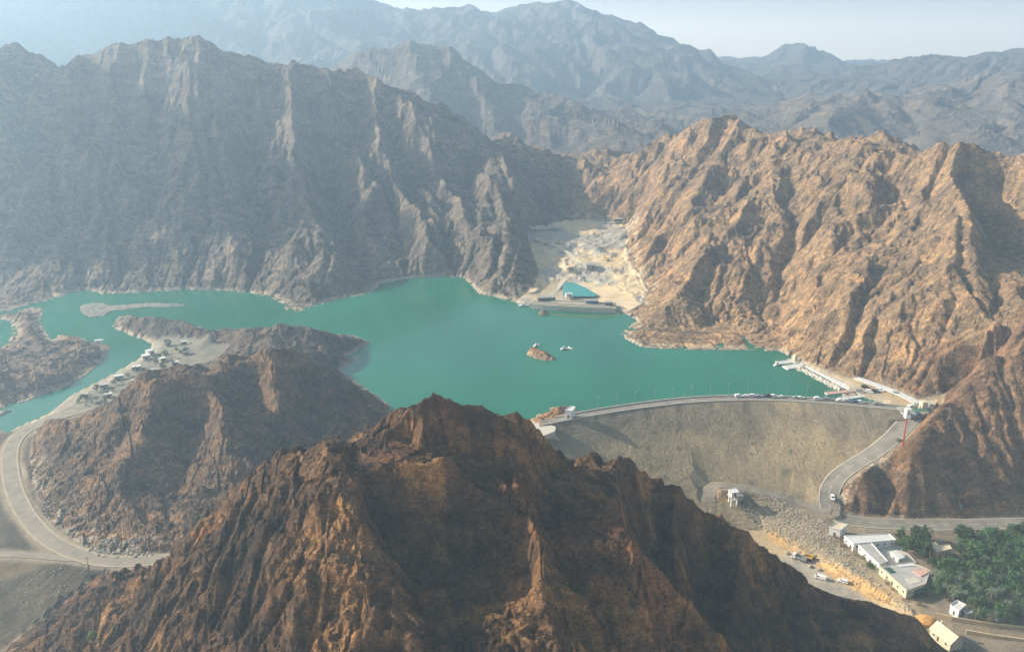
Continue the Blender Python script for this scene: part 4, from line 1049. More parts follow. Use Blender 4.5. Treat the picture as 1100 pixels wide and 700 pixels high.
car(hit(905, 626), 2.5, 'white', 'suv', 'white car on the wadi floor nearest the orange sand edge', name='parked_car')

def excavator(p, rz, label):
    root = empty('excavator', p, rz)
    for sy in (-1.05, 1.05): MB().profile([(-1.8, .05), (-2.0, .4), (-1.7, .85), (1.7, .85), (2.0, .4), (1.8, .05)], .55, sy).build('track', M['rubber'], root, .04)
    MB().box((-.3, 0, 1.45), (3.0, 2.3, 1.0)).box((-1.3, 0, 2.1), (1.0, 2.2, .4)).build('body', M['yellow'], root, .06)
    c = MB().box((.7, .65, 2.35), (1.3, 1.0, 1.4), taper=.85).build('cab', M['yellow'], root, .05); MB().box((.9, .65, 2.45), (1.1, 1.04, .8)).build('window', M['glass'], c)
    MB().profile([(.8, 1.6), (1.2, 1.5), (3.6, 4.1), (3.3, 4.3)], .4, -.3).profile([(3.2, 4.3), (3.5, 4.0), (5.3, 2.0), (5.0, 1.9)], .35, -.3).build('boom', M['yellow'], root)
    MB().profile([(4.6, 2.1), (5.5, 2.0), (5.7, 1.2), (5.0, .9), (4.5, 1.4)], 1.1, -.3).build('bucket', M['steel'], root)
    return tag(root, label, 'excavator')
excavator(hit(869, 601), 2.4, 'yellow excavator working at the edge of the orange wadi bank')
def truck(p, rz, label, paint='white'):
    root = empty('truck', p, rz)
    MB().profile([(1.6, .6), (1.6, 2.7), (2.6, 2.7), (3.3, 1.7), (3.4, .6)], 2.3).build('cab', M[paint], root, .05); MB().profile([(2.3, 1.75), (2.3, 2.45), (2.62, 2.5), (3.1, 1.75)], 2.34).build('window', M['glass'], root)
    MB().box((-1.1, 0, 1.0), (5.2, 2.4, .2)).box((-1.1, 1.15, 1.6), (5.2, .1, 1.2)).box((-1.1, -1.15, 1.6), (5.2, .1, 1.2)).box((-3.65, 0, 1.6), (.1, 2.4, 1.2)).box((1.45, 0, 1.7), (.1, 2.4, 1.4)).build('cargo_bed', M['steel'], root)
    wheels(root, (-2.6, -1.4, 2.5), 2.3, .5); return tag(root, label, 'truck')
truck(hit(858, 601), 2.5, 'small white tipper truck parked beside the yellow excavator')

# ------------------------------------------------------------------ lamps, mast, pole
def lamp_post():
    root = empty('street_lamp'); MB().rod((0, 0, -.3), (0, 0, 7.5), .10, .06).build('pole', M['steel'], root); MB().rod((0, 0, 7.3), (0, -1.4, 7.8), .07, .05).build('arm', M['steel'], root); MB().box((0, -1.7, 7.8), (.3, .9, .16)).build('lamp_head', M['steel'], root, .03)
    return root
lp = None
for i, px in enumerate(list(range(640, 975, 21))):
    x = crest_x(px); lp_o = lp_proto if lp else None
    o = copy_tree(lp_proto) if lp else lamp_post()
    if not lp: lp_proto = o; lp = True
    o.location = crest_pt(x, -7.2, .6); o.rotation_euler = (0, 0, crest_rz(x)); tag(o, 'slim grey street lamp on the water side of the dam crest', 'street lamp', 'street lamps along the dam crest')
b_ = hit(969.5, 479); mroot = empty('sign_mast', b_); H = 17.0
MB().rod((0, 0, -1), (0, 0, H), .42, .34, 10).build('mast', M['red'], mroot)
mb = MB()
for k in range(9): mb.box((.48, 0, 1.5 + k * 1.5), (.12, .5, .08))
mb.build('climbing_rung', M['red'], mroot)
sb_ = MB().box((0, 0, H + 2.2), (2.6, 2.6, 5.6)).build('sign_box', M['white'], mroot, .12)
MB().box((.1, -1.33, H + 2.6), (1.3, .05, 2.2)).build('sign_panel', M['steel'], sb_); MB().box((-1.33, 0, H + 3.2), (.05, 1.2, 1.8)).build('sign_panel', M['steel'], sb_)
tag(mroot, 'tall red mast carrying a white sign box beside the dam road', 'sign mast')
pr_ = hit(97, 620); up = empty('utility_pole', pr_); MB().rod((0, 0, -.5), (-.15, .1, 8.6), .16, .1).build('pole', M['timber'], up); MB().box((-.14, .1, 8.1), (1.8, .12, .14)).build('crossarm', M['timber'], up)
mb = MB()
for q_ in (-.8, 0, .8): mb.rod((q_ - .14, .1, 8.15), (q_ - .14, .1, 8.45), .06, .04, 6)
mb.build('insulator', M['steel'], up); tag(up, 'dark leaning utility pole beside the curving road at lower left', 'utility pole')

# ------------------------------------------------------------------ flat-roofed buildings
def building(name, px, zr, h, wall, roof, label, cat='building', over=.25, parapet=.35, wins=(), kind=None):
    pl = [Vector(P(a, b, zr)[:2]) for a, b in px]; c = sum(pl, Vector((0, 0))) / len(pl)
    area = sum(pl[i - 1].x * pl[i].y - pl[i].x * pl[i - 1].y for i in range(len(pl)))
    if area < 0: pl = pl[::-1]
    root = empty(name, (c.x, c.y, zr - h)); L = [p_ - c for p_ in pl]
    MB().prism([tuple(p_) for p_ in L], -.6, h - .12).build('wall', M[wall], root)
    big_ = [tuple(p_ * (1 + over / max(p_.length, .1))) for p_ in L]
    ro = MB().prism(big_, h - .12, h + .1).build('roof', M[roof], root)
    if parapet:
        mb = MB()
        for i in range(len(big_)):
            a, b = Vector(big_[i - 1]), Vector(big_[i]); d_ = b - a; m_ = (a + b) / 2; mb.box((m_.x * .985, m_.y * .985, h + .1 + parapet / 2 - .02), (d_.length - .15, .16, parapet), math.atan2(d_.y, d_.x))
        mb.build('parapet', M[wall], ro)
    # doors and windows on every wall that is long enough
    n = 0
    for i in range(len(L)):
        a, b = L[i - 1], L[i]; d_ = b - a; ln = d_.length
        if ln < 3.0: continue
        nrm = Vector((d_.y, -d_.x)).normalized(); k = max(1, int(ln / 3.6))
        for q_ in range(k):
            m_ = a + d_ * ((q_ + .5) / k) + nrm * .02; rz_ = math.atan2(d_.y, d_.x)
            if q_ == k // 2 and n == 0: MB().box((m_.x, m_.y, 1.05), (1.0, .1, 2.1), rz_).build('door', M['timber'], root); n = 1
            else:
                f = MB().box((m_.x, m_.y, h * .52), (1.25, .08, 1.05), rz_).build('window', M['white'], root); MB().box((m_.x + nrm.x * .02, m_.y + nrm.y * .02, h * .52), (1.1, .08, .9), rz_).build('pane', M['glass'], f)
    return tag(root, label, cat, None, kind), root, h
building('white_house', [(891,566),(899,561.5),(910,563.5),(903,569)], -26.2, 4.4, 'white', 'cream', 'small white cube house with cream roof at the road bend', 'house')
building('long_building', [(907,575.5),(955,573.5),(962,580),(917,584)], -27.4, 3.4, 'white', 'white_roof', 'white flat-roofed building nearest the road, at the top of the L', 'building')
building('long_building', [(921.5,584.5),(936,583.5),(953,602.5),(944.5,606)], -27.7, 3.3, 'white', 'grey_roof', 'narrow grey-roofed wing joining the white building to the large one', 'building')
r_, big, bh = building('large_building', [(945,608),(978,604),(999,612.5),(994,627),(974,634)], -27.6, 3.6, 'cream', 'grey_roof', 'large grey-roofed building with pinkish roof patch and dark courtyard opening', 'building')
def on_roof(root, px, z0, z1, name, mat, zr):
    o = root.location; pl = [(P(a, b, zr)[0] - o.x, P(a, b, zr)[1] - o.y) for a, b in px]
    if sum(pl[i - 1][0] * pl[i][1] - pl[i][0] * pl[i - 1][1] for i in range(len(pl))) < 0: pl = pl[::-1]
    return MB().prism(pl, z0, z1).build(name, M[mat], root)
on_roof(big, [(979,613),(994,611),(998,615),(989,619.5)], bh + .08, bh + .55, 'pink_roof', 'pink_roof', -27.6)
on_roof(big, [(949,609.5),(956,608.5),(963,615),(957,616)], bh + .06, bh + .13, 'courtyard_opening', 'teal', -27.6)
on_roof(big, [(962,607),(978,605),(984,607.5),(968,609)], bh + .08, bh + .35, 'roof_light', 'white_roof', -27.6)
on_roof(big, [(972,622),(982,619),(990,624),(978,628)], bh + .08, bh + .22, 'roof_patch', 'concrete', -27.6)
building('lean_to', [(979,627.5),(993,625),(995,632),(984,636)], -29.2, 2.4, 'teal', 'green_cloth', 'low teal lean-to at the lower corner of the large building', 'shed', parapet=0)
building('shed', [(957,592),(963,590.5),(972,598),(965,600)], -28.6, 2.6, 'white', 'white_roof', 'small white-roofed shed standing alone in the grey yard', 'shed', parapet=0)
building('tan_house', [(997,584),(1004,582.5),(1009,586),(1019,585),(1022,589.5),(1006,593)], -26.9, 4.2, 'tan', 'cream', 'tan L-shaped house with cream roof among the orchard trees', 'house')
building('ruined_house', [(1021,650),(1028,645.5),(1037,650),(1030,656)], -28.9, 3.4, 'white', 'white_roof', 'small weathered white house at the lower edge of the orchard', 'house', parapet=.5)
building('outhouse', [(1033,654),(1040,652),(1045,657),(1038,659)], -29.8, 2.4, 'concrete', 'grey_roof', 'low grey outhouse beside the weathered white house', 'shed', parapet=0)
tag(sheet('yard', [(938,583),(966,582),(985,604),(955,607)], -30.75, M['concrete'], 'grey paved yard between the wings of the long building', 'yard'))
# gabled cream house at the bottom right
gp = Vector(P(1016, 687, -33)); gr = empty('gabled_house', (gp.x, gp.y, -33.3), .35)
MB().profile([(-3.4, -.8), (-3.4, 3.0), (0, 5.6), (3.4, 3.0), (3.4, -.8)], 10.5).build('wall', M['cream'], gr)
rf = MB().profile([(-4.0, 2.72), (-4.0, 2.95), (0, 6.02), (0, 5.75)], 11.2).profile([(0, 5.75), (0, 6.02), (4.0, 2.95), (4.0, 2.72)], 11.2).build('roof', M['cream'], gr); MB().box((.6, 3.8, 6.2), (.7, .7, 1.6)).build('chimney', M['concrete'], rf)
MB().box((-3.42, 1.0, 1.05), (.08, 1.0, 2.1)).build('door', M['timber'], gr)
for q_ in (-3.0, 3.2): f = MB().box((-3.42, q_, 1.6), (.08, 1.2, 1.0)).build('window', M['white'], gr); MB().box((-3.45, q_, 1.6), (.08, 1.05, .85)).build('pane', M['glass'], f)
tag(gr, 'cream gabled house with chimney at the lower right corner', 'house')
def wall_line(name, px, z, h, w_, mat, label, cat='wall'):
    l = [Vector(P(a, b, z)) for a, b in px]; mb = MB()
    for a, b in zip(l[:-1], l[1:]): m_ = (a + b) / 2; d_ = b - a; mb.box((m_.x, m_.y, z + h / 2 - .4), (d_.length + w_ * .6, w_, h + .8), math.atan2(d_.y, d_.x))
    return tag(mb.build(name, M[mat]), label, cat)
wall_line('garden_wall', [(1004,660),(1022,664.5),(1060,671),(1110,676),(1160,680)], -32.3, 1.3, .5, 'tan', 'low mud-coloured wall along the lower edge of the orchard')
wall_line('terrace_wall', [(1038,679),(1065,684),(1110,690)], -33.2, 1.4, .6, 'tan', 'short tan terrace wall near the bottom right corner')
# hut on stilts above the rip-rap
hp = hit(787, 541); hr = empty('intake_hut', hp, .25)
for sx in (-1.6, 1.6):
    for sy in (-1.3, 1.3): MB().box((sx, sy, 1.9), (.5, .5, 5.6)).build('leg', M['white'], hr)
MB().box((0, 0, 4.85), (5.0, 4.2, .35)).build('platform', M['concrete'], hr); hw = MB().box((0, 0, 6.2), (4.0, 3.3, 2.4)).build('wall', M['white'], hr); MB().box((0, 0, 7.5), (4.7, 4.0, .3)).build('roof', M['white_roof'], hr)
MB().box((0, -1.66, 6.2), (1.0, .08, 1.9)).build('door', M['dark'], hw); MB().box((-2.02, 0, 6.5), (.08, 1.3, .9)).build('window', M['glass'], hw)
tag(hr, 'white hut on tall stilts at the top of the rip-rap bank', 'hut')
wr = hit(793, 536); MB().box((wr.x, wr.y, wr.z + 1.0), (4.6, 3.0, 2.6), .25).build('pump_house', M['steel'], None, .1); tag(bpy.data.objects['pump_house'], 'squat grey pump house just behind the hut on stilts', 'pump house')
# gatehouse and canopy at the junction
ghp = flatp(991, 440, 4.06); gh = empty('gatehouse', ghp, .15); MB().box((0, 0, 2.4), (3.2, 3.2, 5.4)).build('wall', M['cream'], gh); MB().box((0, 0, 5.2), (3.8, 3.8, .3)).build('roof', M['cream'], gh); MB().box((-.3, -1.62, 1.05), (1.0, .08, 2.1)).build('door', M['timber'], gh); MB().box((-1.62, 0, 2.0), (.08, 1.3, 1.0)).build('window', M['glass'], gh)
tag(gh, 'cream gatehouse tower at the right end of the dam', 'gatehouse')
cnp = flatp(988, 445, 4.06); cn = empty('canopy', cnp, .2)
for sx in (-4, 4):
    for sy in (-1.8, 1.8): MB().rod((sx, sy, -.4), (sx, sy, 2.5), .08).build('post', M['steel'], cn)
MB().profile([(-4.6, 2.5), (-4.2, 2.72), (0, 3.0), (4.2, 2.72), (4.6, 2.5), (0, 2.86)], 4.4).build('cover', M['green_cloth'], cn); tag(cn, 'dark green parking canopy beside the cream gatehouse', 'canopy')
hm_ = flatp(1003, 434, 4.2); building('roadside_kiosk', [(999,434),(1005,428.5),(1008,430),(1003,436)], 7.2, 3.2, 'cream', 'tan', 'low tan kiosk against the rock behind the gatehouse', 'kiosk', parapet=0)
# left end of the dam
building('control_house', [(607,440.5),(613,436.6),(618,437.4),(614,441.4)], 9.2, 4.8, 'white', 'white_roof', 'white control house with flat roof at the left end of the dam', 'building')
tag(sheet('spillway_platform', [(568,453.5),(588,455),(597,458),(596,463),(583,468),(571,460)], 3.6, M['concrete'], 'pale concrete platform at the far left end of the dam', 'platform', 3.0, None))
sp_ = [flatp(a, b, z) for a, b, z in [(592,466,2),(600,474,-2.5),(608,482,-7),(615,489,-11)]]; mb = MB()
for a, b in zip(sp_[:-1], sp_[1:]): m_ = (a + b) / 2; d_ = b - a; mb.box(m_, (d_.length + .3, .8, 2.6), math.atan2(d_.y, d_.x), 1.0, (-math.atan2(d_.z, math.hypot(d_.x, d_.y)), 'Y'))
tag(mb.build('spillway_wall', M['concrete']), 'pale concrete spillway wall running down beside the dam embankment', 'wall')

# ------------------------------------------------------------------ floating docks and the breakwater
def dock(name, px, mat, label, z=.55, rail=True, group=None, cat='floating dock'):
    pl = [Vector(P(a, b, z)[:2]) for a, b in px]; c = sum(pl, Vector((0, 0))) / len(pl)
    if sum(pl[i - 1].x * pl[i].y - pl[i].x * pl[i - 1].y for i in range(len(pl))) < 0: pl = pl[::-1]
    root = empty(name, (c.x, c.y, 0)); L = [p_ - c for p_ in pl]
    MB().prism([tuple(p_ * .985) for p_ in L], -.3, z - .08).build('float', M['white'], root); MB().prism([tuple(p_) for p_ in L], z - .08, z).build('deck', M[mat], root)
    if rail:
        mb = MB()
        for i in range(len(L)):
            a, b = L[i - 1], L[i]; d_ = b - a; k = max(1, int(d_.length / 2.5))
            if d_.length < 4: continue
            for q_ in range(k + 1): p_ = a + d_ * q_ / k; mb.rod((p_.x * .97, p_.y * .97, z - .02), (p_.x * .97, p_.y * .97, z + 1.0), .05, .05, 5)
            mb.rod((a.x * .97, a.y * .97, z + .95), (b.x * .97, b.y * .97, z + .95), .05, .05, 5)
        mb.build('railing', M['white'], root)
    return tag(root, label, cat, group)
dock('floating_dock', [(832.5,388.5),(848,386.5),(851,389.2),(836,391)], 'white_roof', 'outermost small white floating dock at the far tip of the marina')
dock('floating_dock', [(840,393),(862,389.5),(867,392),(846,396.5)], 'white_roof', 'broad white floating dock lying just inside the outermost one')
dock('floating_dock', [(846,386),(854,384.3),(862,388.2),(854,389.6)], 'cream', 'cream floating dock with small kiosk touching the shore end of the marina')
dock('floating_walkway', [(862,391.5),(870,391),(919,416.3),(913,418.6)], 'white_roof', 'long white floating walkway running along the breakwater', cat='walkway')
dock('floating_dock', [(879,390.8),(884,390),(906,399.3),(901,401)], 'white_roof', 'narrow white floating dock close to the shore behind the walkway')
dock('floating_dock', [(887,397.8),(900,396.6),(902,399.2),(890,400.6)], 'white_roof', 'short white cross dock linking the walkway to the narrow dock', rail=False)
dock('floating_dock', [(885.5,421),(924,416.8),(926,419),(888,423.6)], 'deck', 'pinkish-decked floating dock jutting out at right angles from the walkway')
dock('floating_dock', [(899,427),(931,423),(932.5,425.2),(901,429.6)], 'white_roof', 'white floating dock nearest the dam crest')
dock('floating_dock', [(905,423.2),(918,421.7),(919,424),(906,425.6)], 'deck', 'small reddish boat dock between the two jutting docks', rail=False)
# shade roof on the cream dock
kx = P(854, 387, .6); kr = empty('dock_kiosk', (kx[0], kx[1], .55), .5)
for sx in (-1.6, 1.6):
    for sy in (-1.2, 1.2): MB().rod((sx, sy, -.02), (sx, sy, 2.6), .07).build('post', M['white'], kr)
MB().box((0, 0, 1.0), (2.4, 1.6, 2.0)).build('counter', M['cream'], kr); MB().box((0, 0, 3.0), (4.2, 3.2, .9), 0, .25).build('roof', M['cream'], kr); tag(kr, 'cream-roofed ticket kiosk on the shore end of the marina docks', 'kiosk')
bw = [P(a, b, 0) for a, b in [(858,394.5),(866,399),(876,404),(886,409.5),(896,414.5),(903,418.5)]]
mb = MB(); last = None
for i, a in enumerate(bw):
    n_ = Vector((.75, .66, 0)); ring = [mb.bm.verts.new(Vector(a) + n_ * o_ + Vector((0, 0, z_))) for o_, z_ in ((-3.2, -.6), (-1.4, .5), (0, .85), (1.4, .5), (3.2, -.6))]
    if last:
        for k in range(4): mb.bm.faces.new((last[k], last[k + 1], ring[k + 1], ring[k]))
    last = ring
for a, b in zip(bw[:-1], bw[1:]):
    d_ = Vector(b) - Vector(a)
    for _ in range(int(d_.length * 9)):
        t = random.random(); c = Vector(a).lerp(Vector(b), t); o_ = random.gauss(0, 1.7); n_ = Vector((-d_.y, d_.x, 0)).normalized(); mb.blob(c + n_ * o_ + Vector((0, 0, .9 - abs(o_) * .32 + random.uniform(-.3, .2))), random.uniform(.45, .95), (1, 1, .8), 1, .22)
tag(mb.build('breakwater', M['concrete']), 'pale rubble stone breakwater running beside the long white walkway', 'breakwater')

# ------------------------------------------------------------------ boats and the float line
def boat(px, py, L, rz_, label, cabin=True, hull='white'):
    p_ = flatp(px, py, 0); root = empty('boat', (p_.x, p_.y, 0), rz_); mb = MB(); W = L * .3
    st = [(-L / 2, W * .42, .0), (-L * .2, W * .5, 0), (L * .15, W * .46, 0), (L * .36, W * .26, 0), (L / 2, .02, .12)]; last = None
    for x, hw_, s_ in st:
        ring = [mb.bm.verts.new(v) for v in ((x, -hw_, .75 + s_), (x, -hw_ * .55, -.2), (x, hw_ * .55, -.2), (x, hw_, .75 + s_))]
        if last:
            for k in range(3): mb.bm.faces.new((last[k], last[k + 1], ring[k + 1], ring[k]))
            mb.bm.faces.new((last[3], last[0], ring[0], ring[3]))
        else: mb.bm.faces.new(ring)
        last = ring
    mb.build('hull', M[hull], root)
    if cabin:
        c = MB().box((-L * .08, 0, 1.45), (L * .32, W * .6, 1.3), 0, .88).build('cabin', M['white'], root, .05); MB().box((-L * .08, 0, 1.6), (L * .325, W * .62, .4), 0, .95).build('window', M['glass'], c)
    else: MB().box((-L * .1, 0, .95), (L * .3, W * .7, .18)).build('bench', M['timber'], root)
    return tag(root, label, 'boat')
boat(576.5, 371.5, 5.5, .6, 'small white boat just behind the bare orange island')
boat(606.5, 375, 6, .3, 'white cabin boat in open water right of the bare island')
boat(612.5, 374, 4.5, 2.2, 'tiny open boat beside the white cabin boat', False)
boat(835, 392, 6, .5, 'white boat moored at the outermost dock', True)
boat(911, 424.5, 7, .12, 'open reddish boat moored between the two jutting docks', False, 'deck')
boat(563, 328.5, 9, .1, 'white work barge tied up at the left end of the quarry causeway')
boat(654, 333.2, 5, .3, 'small white boat tied to the front of the quarry causeway')
bl = [flatp(a, b, 0) for a, b in [(591,337.5),(605,338.6),(620,339.2),(635,340),(648,340),(660,338.8),(671,336)]]; bl = densify([tuple(v) for v in bl], 2.0); mb = MB()
for q_ in bl: mb.blob((q_[0], q_[1], .12), .5, (1, 1, .7), 1, .05)
for a, b in zip(bl[:-1], bl[1:]): mb.rod((a[0], a[1], .1), (b[0], b[1], .1), .12, .12, 5)
tag(mb.build('float_line', M['orange']), 'line of yellow floats strung across the water before the quarry', 'float line')

# ------------------------------------------------------------------ quarry causeway and works
cz = 3.3; cpx = [(572,324.5),(592,326.5),(620,328),(645,329),(662,329.5)]
cl = densify([P(a, b, cz) for a, b in cpx], 4); cwall = empty('causeway', tuple(cl[len(cl) // 2][:2]) + (0,)); oo = Vector(cwall.location)
def cstrip(name, o0, o1, z0, z1, mat):
    o = road_mesh(name, cl - np.array([oo.x, oo.y, 0]), o0, o1, z1 - cz, M[mat], z1 - z0); o.parent = cwall
cstrip('wall', -7, 9, -2, cz, 'concrete'); cstrip('parapet', -7.0, -6.2, cz - .1, cz + 1.2, 'cream'); cstrip('parapet', 8.2, 9.0, cz - .1, cz + 1.0, 'cream'); cstrip('roadway', -2, 5, cz - .1, cz + .08, 'gravelroad')
tag(cwall, 'pale concrete causeway dam closing the mouth of the quarry', 'causeway')
def shed_at(px, py, L, W, H_, rz_, wall, roof, label, z=None):
    g_ = hit(px, py) if z is None else flatp(px, py, z); root = empty('site_shed', g_, rz_); MB().box((0, 0, H_ / 2 - .3), (L, W, H_ + .6)).build('wall', M[wall], root); MB().profile([(-W / 2 - .3, H_), (0, H_ + W * .16), (W / 2 + .3, H_), (0, H_ + W * .16 + .2)], L + .6).build('roof', M[roof], root).rotation_euler = (0, 0, math.pi / 2)
    MB().box((L * .2, -W / 2 - .02, 1.1), (1.4, .08, 2.2)).build('door', M['dark'], root); MB().box((-L * .2, -W / 2 - .02, 1.7), (1.6, .08, 1.0)).build('window', M['glass'], root)
    return tag(root, label, 'shed')
shed_at(587, 322.5, 14, 5, 3, .1, 'timber', 'grey_roof', 'long dark site shed at the left end of the quarry causeway', cz)
shed_at(636, 325.5, 10, 4, 2.6, -.05, 'blue', 'grey_roof', 'dark blue site container behind the middle of the causeway', cz)
shed_at(654, 327.5, 6, 4, 2.6, -.05, 'timber', 'grey_roof', 'small dark shed at the right end of the causeway', cz)
shed_at(611, 318.5, 5, 4, 2.8, .1, 'white', 'white_roof', 'small white cabin on the causeway beside the teal pond', cz)
shed_at(634, 288, 8, 6, 3.6, .1, 'steel', 'grey_roof', 'grey plant shed in the middle of the quarry floor')
shed_at(580, 246, 9, 5, 3, .2, 'white', 'grey_roof', 'white site office at the upper left corner of the quarry')
shed_at(664, 238, 9, 4, 3, 0, 'timber', 'grey_roof', 'dark shed on the topmost bench of the quarry')
excavator(hit(600, 262), .3, 'yellow excavator on the upper left bench of the quarry'); excavator(hit(652, 280), 2.0, 'yellow excavator digging at the right of the quarry floor')
truck(hit(588, 263), .2, 'yellow dump truck on the upper quarry bench', 'yellow'); truck(hit(612, 290), 1.0, 'yellow dump truck on the quarry ramp above the teal pond', 'yellow')
for l_, lab in [([(575,256),(590,262),(604,268),(616,276),(622,286),(618,294),(606,300),(598,310),(590,320)], 'pale haul road winding down the quarry to the causeway'), ([(570,246),(600,244),(640,240),(672,238)], 'pale haul road along the top of the quarry')]:
    q_ = densify([tuple(hit(a, b)) for a, b in l_], 3.0); k_ = np.ones(7) / 7
    for c_ in range(3): q_[3:-3, c_] = np.convolve(q_[:, c_], k_, mode='valid')
    mb = MB(); last = None
    for i in range(len(q_)):
        t_ = q_[min(i + 1, len(q_) - 1)] - q_[max(i - 1, 0)]; d_ = np.hypot(t_[0], t_[1]) + 1e-6; ring = []
        for o_ in np.linspace(-2.6, 2.6, 5): x, y = q_[i][0] - t_[1] / d_ * o_, q_[i][1] + t_[0] / d_ * o_; ring.append(mb.bm.verts.new((x, y, max(ground(x, y), q_[i][2] - .2) + .15)))
        if last:
            for k in range(4): mb.bm.faces.new((last[k], last[k + 1], ring[k + 1], ring[k]))
        last = ring
    tag(mb.build('haul_road', M['cream']), lab, 'road', None, 'structure')

# ------------------------------------------------------------------ houses on the lake shore at the left
def shore_house(px, py, L, W, H_, rz_, roof, label, wall='white'):
    x, y, _ = flatp(px, py, 3.5); g_ = flatp(px, py, ground(x, y)); root = empty('shore_house', g_, rz_)
    MB().box((0, 0, H_ / 2 - .4), (L, W, H_ + .8)).build('wall', M[wall], root); MB().box((0, 0, H_ + .12), (L + .7, W + .7, .24)).build('roof', M[roof], root)
    MB().box((0, -W / 2 - .02, 1.05), (1.0, .08, 2.1)).build('door', M['timber'], root)
    for q_ in (-.3, .3): MB().box((q_ * L, -W / 2 - .02, 1.7), (1.2, .08, 1.0)).build('window', M['glass'], root)
    MB().box((-L / 2 - .02, 0, 1.7), (.08, 1.2, 1.0)).build('window', M['glass'], root)
    return tag(root, label, 'house')
shore_house(157, 385.5, 4.6, 3.4, 2.8, .5, 'white_roof', 'bright white house at the very edge of the water, lower of the pair'); shore_house(161.5, 381, 4.6, 3.2, 3.4, .9, 'white_roof', 'tall white house above the one at the water edge')
for i, (a, b, L, W, rz_) in enumerate([(128,407,9,5,.5),(146,411.5,8,5,.5),(147,397,9,5.5,.6),(112,416.5,9,5,.45),(188,392.5,8,5,.5),(200,381,7,5,.4),(175,388,7,5,.7),(166,400.5,7,5,.5),(177,402.5,6,4,.5),(181,371.5,6,4,.4),(117,426.5,6,4.5,.5),(92,427,5,4,.5),(198,370,6,4,.3)]):
    shore_house(a, b, L * .52, W * .52, 2.4, rz_, ['white_roof', 'grey_roof'][i % 2], ['low white-roofed house standing among trees on the lake shore', 'low grey-roofed house standing among trees on the lake shore'][i % 2], ['cream', 'concrete'][i % 2])['group'] = 'small houses on the lake shore'
shore_house(106.5, 368.2, 5, 2.2, 2.0, .2, 'white_roof', 'long white cabin at the tip of the brown peninsula')

# ------------------------------------------------------------------ loose stone: rip-rap bank, dam face, wadi edge, hill foot
def scatter(name, poly_px, z, n, r0, r1, mat, label, bury=.25, sub=1):
    pl = [P(a, b, z)[:2] for a, b in poly_px]; xs_, ys_ = [q_[0] for q_ in pl], [q_[1] for q_ in pl]; mb = MB(); k = 0; g_ = random.Random(n)
    base_v = []
    while k < n:
        x, y = g_.uniform(min(xs_), max(xs_)), g_.uniform(min(ys_), max(ys_))
        if not inside(pl, x, y): continue
        r = r0 + (r1 - r0) * g_.random() ** 2.5; mb.blob((x, y, ground(x, y) + r * bury), r, (1, g_.uniform(.7, 1.1), g_.uniform(.55, .85)), sub, .25); k += 1
    return tag(mb.build(name, M[mat]), label, 'boulders', None, 'stuff')
scatter('boulders', [(778,537),(800,534),(830,540),(862,551),(888,560),(897,572),(905,582),(925,600),(950,625),(985,650),(990,657),(978,650),(945,633),(905,605),(868,583),(830,564),(798,549)], -29, 3600, .16, .55, 'boulder', 'pale loose boulders of the rip-rap bank below the dam')
scatter('boulders', [(640,455),(760,440),(880,440),(930,455),(890,500),(860,530),(780,515),(700,505)], -8, 520, .12, .5, 'boulder', 'scattered stones lying on the face of the dam')
scatter('boulders', [(85,580),(110,575),(150,585),(170,592),(120,596),(95,590)], 5, 260, .2, .9, 'boulder', 'pale fallen rocks at the foot of the rock hill beside the road')
scatter('boulders', [(40,480),(50,480),(60,545),(80,570),(70,575),(48,548),(38,515)], 5, 130, .2, .8, 'boulder', 'pale rubble along the cut slope beside the curving road')
scatter('boulders', [(60,610),(95,606),(95,630),(70,640),(20,650),(0,620)], 2, 160, .15, .55, 'boulder', 'scattered stones on the dark flat at the lower left')
for a, b, r, lab in [(846,595,1.1,'pale square boulder left of the yellow excavator'),(871,610,1.0,'pale boulder on the orange sand below the excavator'),(880,613,1.0,'flat pale boulder on the orange sand near the white van')]:
    h_ = hit(a, b); tag(MB().blob((h_.x, h_.y, h_.z + r * .3), r, (1.2, .9, .8), 2, .16).build('boulder', M['boulder']), lab, 'boulder')
h_ = hit(994, 668); tag(MB().blob((h_.x, h_.y, h_.z + .5), 3.6, (1.3, 1, .55), 3, .07).build('sand_pile', plain('orange_sand', (.56, .29, .09), .95, .15, .6)), 'orange sand pile beside the cream gabled house', 'sand pile')
print('things', round(time.time() - T0, 1))
# ------------------------------------------------------------------ air, light, camera
SUN_EL, SUN_AZ = 25.0, 16.0            # azimuth: degrees ahead of due left
sd = Vector((-math.cos(R(SUN_EL)) * math.cos(R(SUN_AZ)), math.cos(R(SUN_EL)) * math.sin(R(SUN_AZ)), math.sin(R(SUN_EL))))
sun = bpy.data.lights.new('sun', 'SUN'); sun.energy = 5.0; sun.angle = R(.53); sun.color = (1.0, .87, .70)
so = bpy.data.objects.new('sun', sun); COL.objects.link(so); so.rotation_euler = sd.to_track_quat('Z', 'Y').to_euler()
w = bpy.data.worlds.new('World'); SC.world = w; w.use_nodes = True
nt = w.node_tree; bg = nt.nodes['Background']; sky = nt.nodes.new('ShaderNodeTexSky'); sky.sky_type = 'NISHITA'
sky.sun_disc = False; sky.sun_elevation = R(SUN_EL); sky.sun_rotation = math.atan2(sd.x, sd.y); sky.altitude = 600; sky.dust_density = 6.0; sky.air_density = 1.0
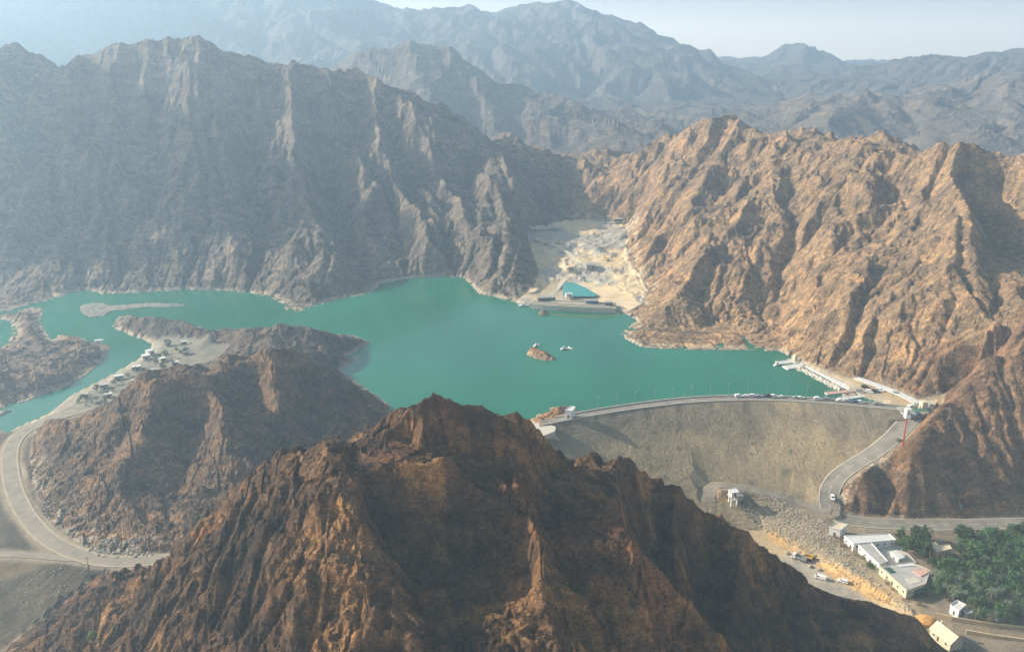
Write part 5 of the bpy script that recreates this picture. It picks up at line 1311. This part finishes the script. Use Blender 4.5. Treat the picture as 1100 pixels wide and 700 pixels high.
# dusty white band of air low over the horizon
tc = nt.nodes.new('ShaderNodeTexCoord'); sx = nt.nodes.new('ShaderNodeSeparateXYZ'); nt.links.new(tc.outputs['Generated'], sx.inputs[0])
mr = nt.nodes.new('ShaderNodeMapRange'); nt.links.new(sx.outputs['Z'], mr.inputs[0])
for k, v in enumerate((.02, .075, 1.0, 0.0)): mr.inputs[k + 1].default_value = v
mx = nt.nodes.new('ShaderNodeMix'); mx.data_type = 'RGBA'; mx.blend_type = 'ADD'; nt.links.new(mr.outputs[0], mx.inputs[0]); nt.links.new(sky.outputs[0], mx.inputs[6]); mx.inputs[7].default_value = (21.0, 17.0, 12.5, 1)
nt.links.new(mx.outputs[2], bg.inputs[0]); bg.inputs[1].default_value = .05

zt = float(VZ.max()) + 15.0; zc = zt / 2 - 30; print('haze top', zt)
bm = bmesh.new(); bmesh.ops.create_cube(bm, size=1.0)
for v in bm.verts: v.co = Vector((v.co.x * 9400, 2900 + v.co.y * 6400, zc + v.co.z * (zt + 60)))
me = bpy.data.meshes.new('haze'); bm.to_mesh(me); bm.free()
hm = bpy.data.materials.new('haze_air'); hm.use_nodes = True; hn = hm.node_tree; hn.nodes.clear()
ho = hn.nodes.new('ShaderNodeOutputMaterial'); hv = hn.nodes.new('ShaderNodeVolumePrincipled')
hv.inputs['Density'].default_value = 3.3e-4; hv.inputs['Density Attribute'].default_value = ''; hv.inputs['Color'].default_value = (.52, .75, 1.0, 1); hv.inputs['Anisotropy'].default_value = .5
hn.links.new(hv.outputs[0], ho.inputs['Volume'])
tag(link_mesh('haze', me, hm), 'dusty blue haze filling the air of the valley', 'haze', None, 'stuff')

cam = bpy.data.cameras.new('camera'); co = bpy.data.objects.new('camera', cam); COL.objects.link(co)
cam.sensor_width = 36; cam.lens = 36 * FPX / 1100; cam.clip_start = 1; cam.clip_end = 20000
co.location = (0, 0, CAMZ); co.rotation_euler = (math.pi / 2 - PITCH, 0, 0); SC.camera = co
SC.render.engine = 'CYCLES'
SC.cycles.use_denoising = True; SC.cycles.denoiser = 'OPENIMAGEDENOISE'; SC.cycles.denoising_input_passes = 'RGB_ALBEDO_NORMAL'
SC.cycles.max_bounces = 5; SC.cycles.diffuse_bounces = 3; SC.cycles.glossy_bounces = 2; SC.cycles.transparent_max_bounces = 8; SC.cycles.volume_bounces = 1
SC.view_settings.view_transform = 'Standard'; SC.view_settings.look = 'None'; SC.view_settings.exposure = 1.38; SC.view_settings.gamma = 1
print('built', round(time.time() - T0, 1))
